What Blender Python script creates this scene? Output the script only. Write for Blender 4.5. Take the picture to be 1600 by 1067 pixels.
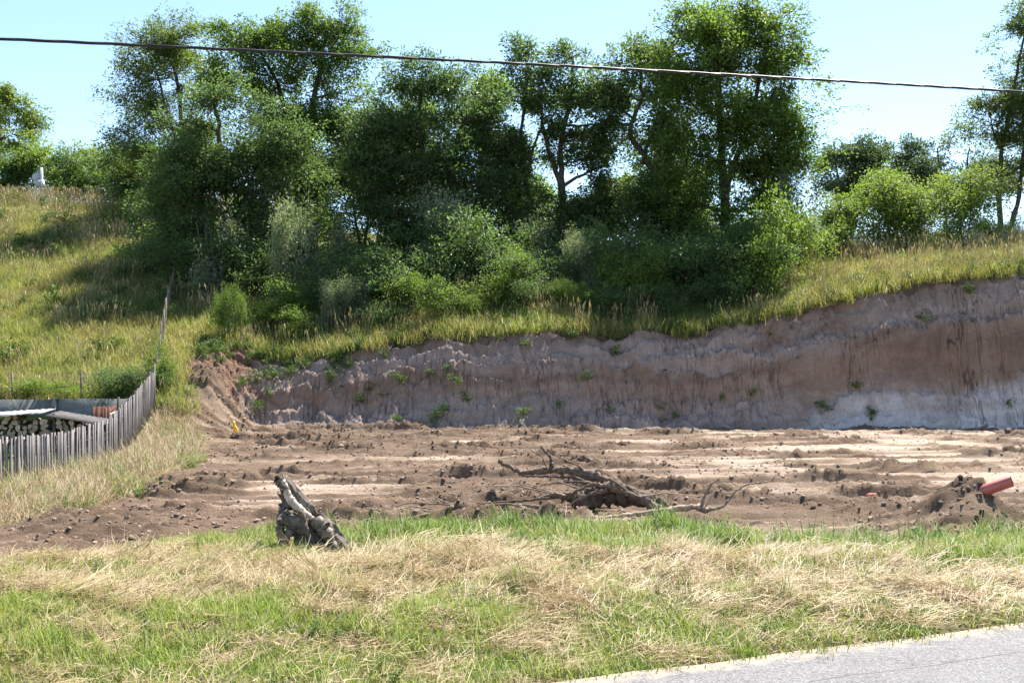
import bpy, bmesh, math, random
import numpy as np
from mathutils import Vector, Matrix
R = np.random.default_rng(7)
random.seed(7)
scene = bpy.context.scene
for o in list(bpy.data.objects): bpy.data.objects.remove(o)
COL = scene.collection

# ------------------------------------------------------------------ camera
F = 1716.0; HZ = 600.0; CH = 1.7          # focal length in photo pixels, horizon row, eye height
cam_d = bpy.data.cameras.new('camera'); cam = bpy.data.objects.new('camera', cam_d); COL.objects.link(cam)
cam.location = (0, 0, CH); cam.rotation_euler = (math.radians(90), 0, 0)
cam_d.sensor_width = 36; cam_d.lens = 36 * F / 1600; cam_d.shift_y = (HZ - 533.5) / 1600
cam_d.clip_end = 2000
scene.camera = cam
# ------------------------------------------------------------------ light
SUN_EL = math.radians(56); SUN_AZ = math.radians(33)      # azimuth measured from +Y towards +X
sd = Vector((math.sin(SUN_AZ) * math.cos(SUN_EL), math.cos(SUN_AZ) * math.cos(SUN_EL), math.sin(SUN_EL)))
w = bpy.data.worlds.new("World"); scene.world = w; w.use_nodes = True
nt = w.node_tree
sky = nt.nodes.new('ShaderNodeTexSky'); sky.sky_type = 'NISHITA'; sky.sun_disc = False
sky.sun_elevation = SUN_EL; sky.sun_rotation = SUN_AZ; sky.altitude = 300; sky.air_density = 1.0; sky.dust_density = 0.1; sky.ozone_density = 1.5
bg = nt.nodes['Background']; bg.inputs['Strength'].default_value = 0.092
nt.links.new(sky.outputs[0], bg.inputs[0])
sl = bpy.data.lights.new('sun', 'SUN'); sun = bpy.data.objects.new('sun', sl); COL.objects.link(sun)
sl.energy = 5.0; sl.angle = math.radians(0.53); sl.color = (1, 0.95, 0.87)
sun.rotation_euler = sd.to_track_quat('Z', 'Y').to_euler(); sun.location = (20, 30, 60)
scene.view_settings.view_transform = 'Standard'; scene.view_settings.look = 'None'
scene.view_settings.exposure = 1.6; scene.view_settings.gamma = 1; scene.cycles.max_bounces = 5; scene.cycles.diffuse_bounces = 3; scene.cycles.glossy_bounces = 2; scene.cycles.transmission_bounces = 3; scene.view_settings.use_curve_mapping = False

# ------------------------------------------------------------------ helpers
def at(px, py, Y): return np.array([(px - 800) / F * Y, Y, CH - (py - HZ) / F * Y])
def sm(a, b, x):
    t = np.clip((x - a) / (b - a), 0, 1); return t * t * (3 - 2 * t)
def _h(ix, iy, seed):
    n = (ix.astype(np.int64) * 374761393 + iy.astype(np.int64) * 668265263 + seed * 974711) & 0x7fffffff
    n = ((n ^ (n >> 13)) * 1274126177) & 0x7fffffff
    return ((n ^ (n >> 16)) & 0xffff) / 65535.0
def noise(x, y, seed=0):
    x = np.asarray(x, float); y = np.asarray(y, float)
    ix = np.floor(x); iy = np.floor(y); fx = x - ix; fy = y - iy
    u = fx * fx * fx * (fx * (fx * 6 - 15) + 10); v = fy * fy * fy * (fy * (fy * 6 - 15) + 10)
    def g(dx, dy):
        a = _h(ix + dx, iy + dy, seed) * 6.2831853
        return np.cos(a) * (fx - dx) + np.sin(a) * (fy - dy)
    return 1.5 * ((g(0, 0) * (1 - u) + g(1, 0) * u) * (1 - v) + (g(0, 1) * (1 - u) + g(1, 1) * u) * v)
def fbm(x, y, o=4, seed=0, gain=0.5):
    s = 0; a = 1.0; t = 0
    for i in range(o):
        s = s + a * noise(x * 2 ** i, y * 2 ** i, seed + i * 17); t += a; a *= gain
    return s / t
def noise3(p, seed=0):
    return (noise(p[:, 0] + 0.37 * p[:, 2], p[:, 1] - 0.21 * p[:, 2], seed) + noise(p[:, 2], p[:, 0] + 3.1, seed + 5) + noise(p[:, 1] + 7, p[:, 2] - 2, seed + 9)) / 1.8

def tag(o, label=None, cat=None, group=None, kind=None):
    if label: o['label'] = label
    if cat: o['category'] = cat
    if group: o['group'] = group
    if kind: o['kind'] = kind
    return o
def mesh_np(name, V, Fc, mat=None, smooth=False, attrs=None):
    me = bpy.data.meshes.new(name); V = np.ascontiguousarray(V, np.float32); Fc = np.ascontiguousarray(Fc, np.int32)
    k = Fc.shape[1]; m = len(Fc)
    me.vertices.add(len(V)); me.vertices.foreach_set('co', V.ravel())
    me.loops.add(m * k); me.loops.foreach_set('vertex_index', Fc.ravel())
    me.polygons.add(m); me.polygons.foreach_set('loop_start', np.arange(m, dtype=np.int32) * k)
    me.update(calc_edges=True)
    if smooth: me.polygons.foreach_set('use_smooth', np.ones(m, bool))
    for n, a in (attrs or {}).items():
        a = np.asarray(a, np.float32)
        if a.ndim == 1:
            at_ = me.attributes.new(n, 'FLOAT', 'POINT'); at_.data.foreach_set('value', a)
        else:
            at_ = me.attributes.new(n, 'FLOAT_VECTOR', 'POINT'); at_.data.foreach_set('vector', a.ravel())
    if mat: me.materials.append(mat)
    return me
def link(name, me, parent=None, loc=None):
    o = bpy.data.objects.new(name, me); COL.objects.link(o)
    if parent: o.parent = parent
    if loc is not None: o.location = loc
    return o
def empty(name, loc): 
    o = bpy.data.objects.new(name, None); COL.objects.link(o); o.location = loc; o.empty_display_size = 0.2; return o
class MB:
    def __init__(s): s.V = []; s.F = []; s.n = 0; s.A = []
    def add(s, V, Fc, a=None):
        V = np.asarray(V, float); s.V.append(V); s.F.append(np.asarray(Fc) + s.n); s.n += len(V)
        s.A.append(np.full(len(V), 0.5 if a is None else a))
    def tube(s, P, r, k=6, cap=True, wob=0.0, a=None):
        P = np.asarray(P, float); n = len(P); r = np.broadcast_to(np.asarray(r, float), (n,))
        T = np.gradient(P, axis=0); T /= np.linalg.norm(T, axis=1)[:, None] + 1e-9
        ref = np.array([0.13, 0.2, 0.97]); 
        if abs(T[0] @ ref) > 0.9: ref = np.array([1.0, 0.1, 0.0])
        U = np.cross(T, ref); U /= np.linalg.norm(U, axis=1)[:, None] + 1e-9; W = np.cross(T, U)
        an = np.arange(k) / k * 2 * np.pi
        rr = r[:, None] * (1 + wob * R.normal(size=(n, k)))
        V = P[:, None] + (U[:, None] * np.cos(an)[None, :, None] + W[:, None] * np.sin(an)[None, :, None]) * rr[..., None]
        i = np.arange(n - 1)[:, None] * k; j = np.arange(k)[None]; j2 = (j + 1) % k
        Fc = np.stack([i + j, i + j2, i + k + j2, i + k + j], -1).reshape(-1, 4)
        V = V.reshape(-1, 3)
        if cap:
            V = np.vstack([V, P[0], P[-1]]); c0 = n * k; c1 = c0 + 1
            jj = np.arange(k); j3 = (jj + 1) % k
            Fc = np.vstack([Fc, np.stack([j3, jj, np.full(k, c0), np.full(k, c0)], -1)[:, [0, 1, 2, 2]] if False else np.stack([j3, jj, np.full(k, c0), j3], -1)])[:]
            Fc = Fc[: (n - 1) * k]
            s.add(V, Fc, a)
            base = s.n - len(V)
            s.T3 = getattr(s, 'T3', []) + [np.vstack([np.stack([j3, jj, np.full(k, c0)], -1), np.stack([(n - 1) * k + jj, (n - 1) * k + j3, np.full(k, c1)], -1)]) + base]
        else: s.add(V, Fc, a)
    def box(s, lo, hi, a=None, M=None):
        x0, y0, z0 = lo; x1, y1, z1 = hi
        V = np.array([[x0,y0,z0],[x1,y0,z0],[x1,y1,z0],[x0,y1,z0],[x0,y0,z1],[x1,y0,z1],[x1,y1,z1],[x0,y1,z1]], float)
        if M is not None: V = V @ np.array(M.to_3x3()).T + np.array(M.translation)
        s.add(V, [[0,3,2,1],[4,5,6,7],[0,1,5,4],[1,2,6,5],[2,3,7,6],[3,0,4,7]], a)
    def mesh(s, name, mat, smooth=False):
        V = np.vstack(s.V); Q = np.vstack(s.F)
        T3 = np.vstack(s.T3) if hasattr(s, 'T3') else None
        me = bpy.data.meshes.new(name)
        me.vertices.add(len(V)); me.vertices.foreach_set('co', V.astype(np.float32).ravel())
        nt_ = 0 if T3 is None else len(T3)
        li = Q.ravel() if T3 is None else np.concatenate([Q.ravel(), T3.ravel()])
        ls = np.arange(len(Q)) * 4
        if T3 is not None: ls = np.concatenate([ls, len(Q) * 4 + np.arange(nt_) * 3])
        me.loops.add(len(li)); me.loops.foreach_set('vertex_index', li.astype(np.int32))
        me.polygons.add(len(ls)); me.polygons.foreach_set('loop_start', ls.astype(np.int32))
        me.update(calc_edges=True)
        if smooth: me.polygons.foreach_set('use_smooth', np.ones(len(ls), bool))
        a = me.attributes.new('lv', 'FLOAT', 'POINT'); a.data.foreach_set('value', np.concatenate(s.A).astype(np.float32))
        me.materials.append(mat); return me

# ------------------------------------------------------------------ materials
def newmat(name):
    m = bpy.data.materials.new(name); m.use_nodes = True; n = m.node_tree
    b = n.nodes['Principled BSDF']; return m, n, b
def N(n, t, **kw):
    d = n.nodes.new(t)
    for k, v in kw.items():
        if k in d.inputs: d.inputs[k].default_value = v
        else: setattr(d, k, v)
    return d
def ramp(n, fac, stops):
    r = n.nodes.new('ShaderNodeValToRGB'); e = r.color_ramp.elements
    while len(e) < len(stops): e.new(0.5)
    for el, (p, c) in zip(e, stops): el.position = p; el.color = (*c, 1)
    n.links.new(fac, r.inputs[0]); return r
def mixc(n, fac, a, b, mode='MIX'):
    m = n.nodes.new('ShaderNodeMix'); m.data_type = 'RGBA'; m.blend_type = mode
    for s, v in ((m.inputs[0], fac), (m.inputs[6], a), (m.inputs[7], b)):
        if hasattr(v, 'is_linked') or hasattr(v, 'links'): n.links.new(v, s)
        elif isinstance(v, tuple): s.default_value = (*v, 1) if len(v) == 3 else v
        else: s.default_value = v
    return m.outputs[2]
def math_(n, op, a, b=0.0):
    m = n.nodes.new('ShaderNodeMath'); m.operation = op
    for s, v in zip(m.inputs, (a, b)):
        if hasattr(v, 'links'): n.links.new(v, s)
        else: s.default_value = v
    return m.outputs[0]
def pos(n): return n.nodes.new('ShaderNodeNewGeometry').outputs['Position']
def ntex(n, scale, detail=4, vec=None, rough=0.55, sc=None):
    t = N(n, 'ShaderNodeTexNoise', Scale=scale, Detail=detail, Roughness=rough)
    v = vec or pos(n)
    if sc:
        mp = n.nodes.new('ShaderNodeMapping'); mp.inputs['Scale'].default_value = sc; n.links.new(v, mp.inputs[0]); v = mp.outputs[0]
    n.links.new(v, t.inputs['Vector']); return t.outputs[0]
def attr(n, name): 
    a = n.nodes.new('ShaderNodeAttribute'); a.attribute_name = name; return a.outputs['Fac']
def bump(n, b, h, dist=0.02, st=0.6):
    bp = N(n, 'ShaderNodeBump', Distance=dist, Strength=st); n.links.new(h, bp.inputs['Height']); n.links.new(bp.outputs[0], b.inputs['Normal'])

def leaf_mat(name, dark, mid, light, trans=0.42, patch=0.0, patchcol=None, rough=0.55, spec=0.18, psc=0.5, tl=(1.25, 1.3, 0.6), nup=0.0):
    m, n, b = newmat(name)
    lv = attr(n, 'lv'); oi = n.nodes.new('ShaderNodeObjectInfo').outputs['Random']
    f = math_(n, 'ADD', math_(n, 'MULTIPLY', lv, 0.7), math_(n, 'MULTIPLY', oi, 0.3))
    c = ramp(n, f, [(0.1, dark), (0.5, mid), (0.95, light)]).outputs[0]
    if patch:
        pf = ramp(n, ntex(n, psc, 4), [(0.38, (0, 0, 0)), (0.62, (1, 1, 1))]).outputs[0]
        c = mixc(n, math_(n, 'MULTIPLY', pf, patch), c, patchcol)
    n.links.new(c, b.inputs['Base Color']); b.inputs['Roughness'].default_value = rough; b.inputs['Specular IOR Level'].default_value = spec
    t = n.nodes.new('ShaderNodeBsdfTranslucent')
    if nup:                                     # blades are rounded and crowded: bend the shading normal towards the canopy's own
        ge = n.nodes.new('ShaderNodeNewGeometry'); vm = N(n, 'ShaderNodeMix'); vm.data_type = 'VECTOR'; vm.inputs[0].default_value = nup
        n.links.new(ge.outputs['Normal'], vm.inputs[4]); vm.inputs[5].default_value = (0, 0, 1)
        nv = N(n, 'ShaderNodeVectorMath', operation='NORMALIZE'); n.links.new(vm.outputs[1], nv.inputs[0])
        n.links.new(nv.outputs[0], b.inputs['Normal'])
    n.links.new(mixc(n, 1.0, c, tl, 'MULTIPLY'), t.inputs[0])
    mx = n.nodes.new('ShaderNodeMixShader'); mx.inputs[0].default_value = trans
    n.links.new(b.outputs[0], mx.inputs[1]); n.links.new(t.outputs[0], mx.inputs[2])
    n.links.new(mx.outputs[0], n.nodes['Material Output'].inputs[0]); return m
def plain(name, c1, c2, scale=8, rough=0.8, sc=None, bmp=0.01, metal=0.0, spec=0.3):
    m, n, b = newmat(name)
    tc = n.nodes.new('ShaderNodeTexCoord').outputs['Object']
    f = ntex(n, scale, 5, tc, 0.65, sc)
    vr = math_(n, 'ADD', 0.7, math_(n, 'MULTIPLY', n.nodes.new('ShaderNodeObjectInfo').outputs['Random'], 0.55))
    vc = n.nodes.new('ShaderNodeCombineColor'); [n.links.new(vr, vc.inputs[q]) for q in range(3)]
    n.links.new(mixc(n, 1.0, ramp(n, f, [(0.3, c1), (0.7, c2)]).outputs[0], vc.outputs[0], 'MULTIPLY'), b.inputs['Base Color'])
    b.inputs['Roughness'].default_value = rough; b.inputs['Metallic'].default_value = metal; b.inputs['Specular IOR Level'].default_value = spec
    if bmp: bump(n, b, f, bmp, 0.7)
    return m
M = {}
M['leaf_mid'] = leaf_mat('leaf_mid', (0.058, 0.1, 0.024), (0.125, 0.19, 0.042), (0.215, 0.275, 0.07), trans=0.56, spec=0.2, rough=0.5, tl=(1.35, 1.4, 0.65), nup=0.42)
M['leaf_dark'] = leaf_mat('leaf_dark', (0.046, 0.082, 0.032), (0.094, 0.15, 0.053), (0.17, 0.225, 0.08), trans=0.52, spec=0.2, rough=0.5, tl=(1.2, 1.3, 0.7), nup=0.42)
M['leaf_ash'] = leaf_mat('leaf_ash', (0.055, 0.088, 0.026), (0.105, 0.15, 0.044), (0.17, 0.21, 0.065), trans=0.54, nup=0.42)
M['leaf_light'] = leaf_mat('leaf_light', (0.09, 0.14, 0.032), (0.15, 0.21, 0.055), (0.23, 0.28, 0.085), trans=0.5, nup=0.42)
M['leaf_silver'] = leaf_mat('leaf_silver', (0.10, 0.13, 0.075), (0.17, 0.21, 0.125), (0.25, 0.29, 0.19), trans=0.42, rough=0.55, spec=0.2, nup=0.42)
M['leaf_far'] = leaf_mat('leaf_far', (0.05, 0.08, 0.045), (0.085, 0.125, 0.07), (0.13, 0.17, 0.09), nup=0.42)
M['grass_verge'] = leaf_mat('grass_verge', (0.11, 0.165, 0.024), (0.20, 0.285, 0.046), (0.31, 0.36, 0.085), 0.35, 0.4, (0.33, 0.28, 0.13), psc=2.2, tl=(1.1, 1.15, 0.5), nup=0.6)
M['grass_tall'] = leaf_mat('grass_tall', (0.06, 0.115, 0.018), (0.12, 0.20, 0.035), (0.21, 0.28, 0.065), 0.35, tl=(1.1, 1.15, 0.5), nup=0.6)
M['straw'] = leaf_mat('straw', (0.22, 0.15, 0.08), (0.38, 0.285, 0.165), (0.54, 0.44, 0.285), 0.2, 0.45, (0.24, 0.2, 0.09), psc=3.0, tl=(1, 0.95, 0.8), spec=0.25, nup=0.6)
M['meadow'] = leaf_mat('meadow', (0.14, 0.185, 0.04), (0.23, 0.275, 0.068), (0.32, 0.335, 0.105), 0.38, 0.6, (0.37, 0.31, 0.13), psc=0.45, tl=(1.1, 1.1, 0.55), nup=0.6)
M['stalk'] = leaf_mat('stalk', (0.22, 0.165, 0.075), (0.32, 0.255, 0.12), (0.42, 0.35, 0.19), 0.25, tl=(1, 0.95, 0.7), nup=0.25)
M['weed'] = leaf_mat('weed', (0.05, 0.09, 0.025), (0.09, 0.14, 0.04), (0.15, 0.2, 0.07), 0.35)
M['bark'] = plain('bark', (0.035, 0.028, 0.022), (0.1, 0.085, 0.068), 3, 0.9, (6, 6, 1.2), 0.03)
M['dead_bark'] = plain('dead_bark', (0.06, 0.043, 0.033), (0.215, 0.155, 0.115), 16, 0.95, None, 0.03)
M['tan_bark'] = plain('tan_bark', (0.17, 0.115, 0.08), (0.42, 0.32, 0.235), 14, 0.9, None, 0.02)
M['grey_bark'] = plain('grey_bark', (0.055, 0.043, 0.034), (0.27, 0.225, 0.18), 11, 0.9, None, 0.02)
M['pale_wood'] = plain('pale_wood', (0.3, 0.22, 0.17), (0.62, 0.53, 0.46), 9, 0.85, None, 0.01)
M['fence_wood'] = plain('fence_wood', (0.09, 0.08, 0.078), (0.25, 0.225, 0.215), 2.5, 0.9, (9, 9, 0.8), 0.004)
M['dark_wood'] = plain('dark_wood', (0.06, 0.05, 0.04), (0.15, 0.12, 0.1), 4, 0.9)
M['concrete'] = plain('concrete', (0.085, 0.09, 0.092), (0.19, 0.195, 0.195), 3, 0.9)
M['rust'] = plain('rust', (0.07, 0.026, 0.018), (0.17, 0.07, 0.045), 5, 0.8)
M['rust_metal'] = plain('rust_metal', (0.10, 0.085, 0.07), (0.22, 0.18, 0.15), 9, 0.8)
M['white_sheet'] = plain('white_sheet', (0.28, 0.27, 0.26), (0.6, 0.59, 0.57), 3, 0.6)
M['dark_sheet'] = plain('dark_sheet', (0.03, 0.028, 0.028), (0.1, 0.09, 0.085), 4, 0.8)
M['log_bark'] = plain('log_bark', (0.1, 0.075, 0.055), (0.25, 0.19, 0.14), 8, 0.9)
M['log_cut'] = plain('log_cut', (0.2, 0.14, 0.1), (0.55, 0.45, 0.36), 3, 0.85)
M['pipe_red'] = plain('pipe_red', (0.30, 0.06, 0.05), (0.42, 0.12, 0.10), 5, 0.4, spec=0.5, bmp=0.001)
M['pipe_dark'] = plain('pipe_dark', (0.03, 0.012, 0.01), (0.06, 0.02, 0.018), 5, 0.7)
M['yellow'] = plain('yellow', (0.65, 0.38, 0.01), (0.8, 0.5, 0.02), 5, 0.4, bmp=0)
M['white_paint'] = plain('white_paint', (0.5, 0.52, 0.55), (0.66, 0.68, 0.7), 5, 0.4, bmp=0)
M['grey_paint'] = plain('grey_paint', (0.26, 0.28, 0.33), (0.36, 0.38, 0.43), 5, 0.5, bmp=0)
M['cable'] = plain('cable', (0.015, 0.015, 0.017), (0.03, 0.03, 0.033), 8, 0.5, bmp=0)

# soil
def soil_mat(name):
    m, n, b = newmat(name)
    s = attr(n, 'dry'); n1 = ntex(n, 3.2, 8, rough=0.7); n2 = ntex(n, 28, 5, rough=0.7)
    f = math_(n, 'ADD', s, math_(n, 'MULTIPLY', math_(n, 'SUBTRACT', n1, 0.5), 0.75))
    c = ramp(n, f, [(0.0, (0.105, 0.070, 0.046)), (0.4, (0.19, 0.132, 0.09)), (0.72, (0.315, 0.235, 0.17)), (1.0, (0.43, 0.34, 0.265))]).outputs[0]
    c = mixc(n, 0.55, c, ramp(n, n2, [(0.3, (0.55, 0.53, 0.52)), (0.65, (1.15, 1.15, 1.15))]).outputs[0], 'MULTIPLY')
    n.links.new(c, b.inputs['Base Color']); b.inputs['Roughness'].default_value = 0.95; b.inputs['Specular IOR Level'].default_value = 0.15
    bump(n, b, math_(n, 'ADD', n2, ntex(n, 90, 3)), 0.03, 0.8); return m
M['soil'] = soil_mat('soil')
def clod_mat():
    m, n, b = newmat('clod')
    oi = n.nodes.new('ShaderNodeObjectInfo').outputs['Random']; n1 = ntex(n, 14, 6, rough=0.7)
    f = math_(n, 'ADD', math_(n, 'MULTIPLY', oi, 0.6), math_(n, 'MULTIPLY', n1, 0.5))
    c = ramp(n, f, [(0.1, (0.16, 0.11, 0.076)), (0.5, (0.25, 0.18, 0.128)), (1.0, (0.40, 0.305, 0.225))]).outputs[0]
    n.links.new(c, b.inputs['Base Color']); b.inputs['Roughness'].default_value = 0.95; b.inputs['Specular IOR Level'].default_value = 0.15
    bump(n, b, ntex(n, 60, 4), 0.02, 0.8); return m
M['clod'] = clod_mat()
def cliff_mat():
    m, n, b = newmat('cliff')
    fa = n.nodes.new('ShaderNodeAttribute'); fa.attribute_name = 'face'; fv = fa.outputs['Vector']     # metres along, up the face
    warp = math_(n, 'SUBTRACT', ntex(n, 0.35, 4, fv), 0.5)
    rel = attr(n, 'rel')       # 0 foot .. 1 brink
    zz = math_(n, 'ADD', rel, math_(n, 'MULTIPLY', warp, 0.55))
    c = ramp(n, zz, [(0.0, (0.30, 0.24, 0.205)), (0.22, (0.33, 0.265, 0.23)), (0.4, (0.31, 0.225, 0.175)), (0.52, (0.25, 0.165, 0.12)), (0.6, (0.32, 0.24, 0.195)), (0.8, (0.335, 0.265, 0.228)), (0.95, (0.235, 0.17, 0.135)), (1.0, (0.12, 0.085, 0.06))]).outputs[0]
    wh = attr(n, 'marl'); br = attr(n, 'brown')
    bn = math_(n, 'ADD', br, math_(n, 'MULTIPLY', math_(n, 'SUBTRACT', ntex(n, 0.8, 6, fv, 0.65, (1, 1, 1.6)), 0.5), 1.4))
    c = mixc(n, ramp(n, bn, [(0.25, (0, 0, 0)), (0.85, (1, 1, 1))]).outputs[0], c, (0.20, 0.125, 0.085))
    wn = math_(n, 'ADD', wh, math_(n, 'MULTIPLY', math_(n, 'SUBTRACT', ntex(n, 0.8, 8, fv, 0.72, (1, 1, 0.6)), 0.5), 2.6))
    c = mixc(n, math_(n, 'MULTIPLY', ramp(n, wn, [(0.2, (0, 0, 0)), (1.0, (1, 1, 1))]).outputs[0], 0.9), c, (0.54, 0.515, 0.5))
    # cracks running down the face, their shade painted into the colour, and thin strata
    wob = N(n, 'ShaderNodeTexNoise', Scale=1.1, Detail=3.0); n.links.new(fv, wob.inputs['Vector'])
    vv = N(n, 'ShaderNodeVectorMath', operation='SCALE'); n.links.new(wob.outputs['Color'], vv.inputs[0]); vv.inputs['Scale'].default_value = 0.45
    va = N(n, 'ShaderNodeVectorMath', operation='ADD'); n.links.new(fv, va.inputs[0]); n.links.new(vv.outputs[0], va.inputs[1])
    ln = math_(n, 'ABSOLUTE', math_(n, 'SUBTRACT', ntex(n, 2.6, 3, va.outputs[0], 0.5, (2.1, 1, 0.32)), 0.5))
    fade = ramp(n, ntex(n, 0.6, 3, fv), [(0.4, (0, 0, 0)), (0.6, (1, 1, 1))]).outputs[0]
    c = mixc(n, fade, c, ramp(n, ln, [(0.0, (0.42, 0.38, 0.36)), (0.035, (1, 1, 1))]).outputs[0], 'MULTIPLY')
    st = ntex(n, 1.0, 5, va.outputs[0], 0.7, (0.35, 1, 5.0))
    c = mixc(n, 0.7, c, ramp(n, st, [(0.3, (0.66, 0.62, 0.6)), (0.65, (1.18, 1.18, 1.18))]).outputs[0], 'MULTIPLY')
    n2 = ntex(n, 22, 5, fv, 0.7); n3 = ntex(n, 3.5, 6, fv, 0.7)
    c = mixc(n, 0.6, c, ramp(n, n2, [(0.3, (0.6, 0.58, 0.57)), (0.65, (1.15, 1.15, 1.15))]).outputs[0], 'MULTIPLY')
    c = mixc(n, 0.7, c, ramp(n, n3, [(0.3, (0.62, 0.58, 0.55)), (0.7, (1.2, 1.2, 1.2))]).outputs[0], 'MULTIPLY')
    n.links.new(c, b.inputs['Base Color']); b.inputs['Roughness'].default_value = 0.95; b.inputs['Specular IOR Level'].default_value = 0.15
    bump(n, b, math_(n, 'ADD', n2, n3), 0.05, 0.8); return m
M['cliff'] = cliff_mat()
def turf(name, a, b_, c_, s1=1.2):
    m, n, b = newmat(name)
    c = ramp(n, ntex(n, s1, 6, rough=0.7), [(0.3, a), (0.5, b_), (0.7, c_)]).outputs[0]
    n2 = ntex(n, 30, 4)
    c = mixc(n, 0.6, c, ramp(n, n2, [(0.3, (0.45, 0.45, 0.45)), (0.7, (1.2, 1.2, 1.2))]).outputs[0], 'MULTIPLY')
    n.links.new(c, b.inputs['Base Color']); b.inputs['Roughness'].default_value = 0.95; b.inputs['Specular IOR Level'].default_value = 0.1
    bump(n, b, n2, 0.05, 0.8); return m
M['verge'] = turf('verge', (0.07, 0.075, 0.028), (0.13, 0.105, 0.055), (0.21, 0.16, 0.09), 2.5)
M['hill'] = turf('hill', (0.075, 0.10, 0.03), (0.13, 0.14, 0.045), (0.20, 0.16, 0.07), 0.6)
def asphalt():
    m, n, b = newmat('asphalt')
    v = N(n, 'ShaderNodeTexVoronoi', Scale=95.0); n.links.new(pos(n), v.inputs['Vector'])
    c = ramp(n, v.outputs['Color'], [(0.1, (0.10, 0.097, 0.096)), (0.6, (0.165, 0.16, 0.158)), (1.0, (0.27, 0.265, 0.26))]).outputs[0]
    c = mixc(n, 0.5, c, ramp(n, ntex(n, 1.3, 6, rough=0.7), [(0.3, (0.72, 0.71, 0.7)), (0.7, (1.15, 1.15, 1.15))]).outputs[0], 'MULTIPLY')
    # straw and soil carried on to the edge
    e = attr(n, 'edge')
    c = mixc(n, ramp(n, math_(n, 'ADD', e, math_(n, 'MULTIPLY', math_(n, 'SUBTRACT', ntex(n, 9, 5), 0.5), 1.2)), [(0.6, (0, 0, 0)), (0.95, (1, 1, 1))]).outputs[0], c, (0.33, 0.27, 0.2))
    ac = math_(n, 'ADD', attr(n, 'across'), math_(n, 'MULTIPLY', math_(n, 'SUBTRACT', ntex(n, 2.5, 5), 0.5), 0.16))
    ck = math_(n, 'ABSOLUTE', math_(n, 'SUBTRACT', ac, 0.62))
    c = mixc(n, 1.0, c, ramp(n, ck, [(0.0, (0.45, 0.44, 0.43)), (0.012, (1, 1, 1))]).outputs[0], 'MULTIPLY')
    ck2 = math_(n, 'ABSOLUTE', math_(n, 'SUBTRACT', ntex(n, 0.7, 6, rough=0.6), 0.5))
    c = mixc(n, 0.8, c, ramp(n, ck2, [(0.0, (0.6, 0.59, 0.58)), (0.006, (1, 1, 1))]).outputs[0], 'MULTIPLY')
    n.links.new(c, b.inputs['Base Color']); b.inputs['Roughness'].default_value = 0.85; b.inputs['Specular IOR Level'].default_value = 0.25
    bump(n, b, v.outputs['Distance'], 0.01, 0.5); return m
M['asphalt'] = asphalt()

# ------------------------------------------------------------------ terrain
I = np.interp
def roadd(x, y): return -0.416 * (x - 0.29) + 0.909 * (y - 6.25)     # signed distance from the road's edge, + is verge
def Yb(x): return I(x, [-14, -8, -4.9, -3.85, -3.1, -0.85, 1.67, 3.0, 3.9, 5.3, 6.0, 9, 16], [7.4, 7.8, 8.7, 10.6, 12.6, 13.4, 13.4, 12.4, 11.9, 12.4, 11.9, 11.6, 11.4]) + 0.22 * noise(x * 1.7, x * 0 + 3.3, 4)
def XL(y): return I(y, [12.7, 13.4, 16, 20, 24, 28, 30, 33, 36], [-30, -6.5, -5.9, -6.3, -6.9, -8.1, -8.7, -9.9, -10.2]) + 0.3 * noise(y * 1.1, y * 0 + 8.1, 6)
FENCE = [(-11.2, 18.6), (-9.32, 20.0), (-8.97, 22.0), (-9.0, 24.5), (-9.12, 26.2), (-9.8, 30.0)]
def XF(y): return I(y, [p[1] for p in FENCE], [p[0] for p in FENCE])
def softmin(a, b, k=0.7): return -k * np.logaddexp(-a / k, -b / k)
def plateau(x): return I(x, [-40, -17, -10, 0, 9, 16, 40], [12.8, 12.0, 10.0, 8.9, 7.9, 7.4, 7.2])
def ztop(x): return I(x, [-10.2, -7.9, -5.9, -4, -2, 0, 1.4, 3, 5.9, 7.9, 8.9, 10.5, 11.9, 13.9, 15.8, 20, 26], [2.55, 2.45, 2.55, 2.83, 3.12, 3.28, 3.36, 3.2, 3.32, 3.7, 3.92, 4.37, 4.65, 4.95, 5.19, 5.5, 5.8]) + 0.10 * fbm(x * 0.9, x * 0 + 1.5, 3, 3)
def yfoot(x): return 33 + 0.3 * noise(x * 0.35, x * 0 + 0.7, 2) + 0.12 * noise(x * 1.6, x * 0 + 4.7, 12)
def runf(x): return I(x, [-10, -7, 0, 8, 12, 18], [2.6, 2.0, 1.9, 1.8, 1.9, 2.1])
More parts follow.
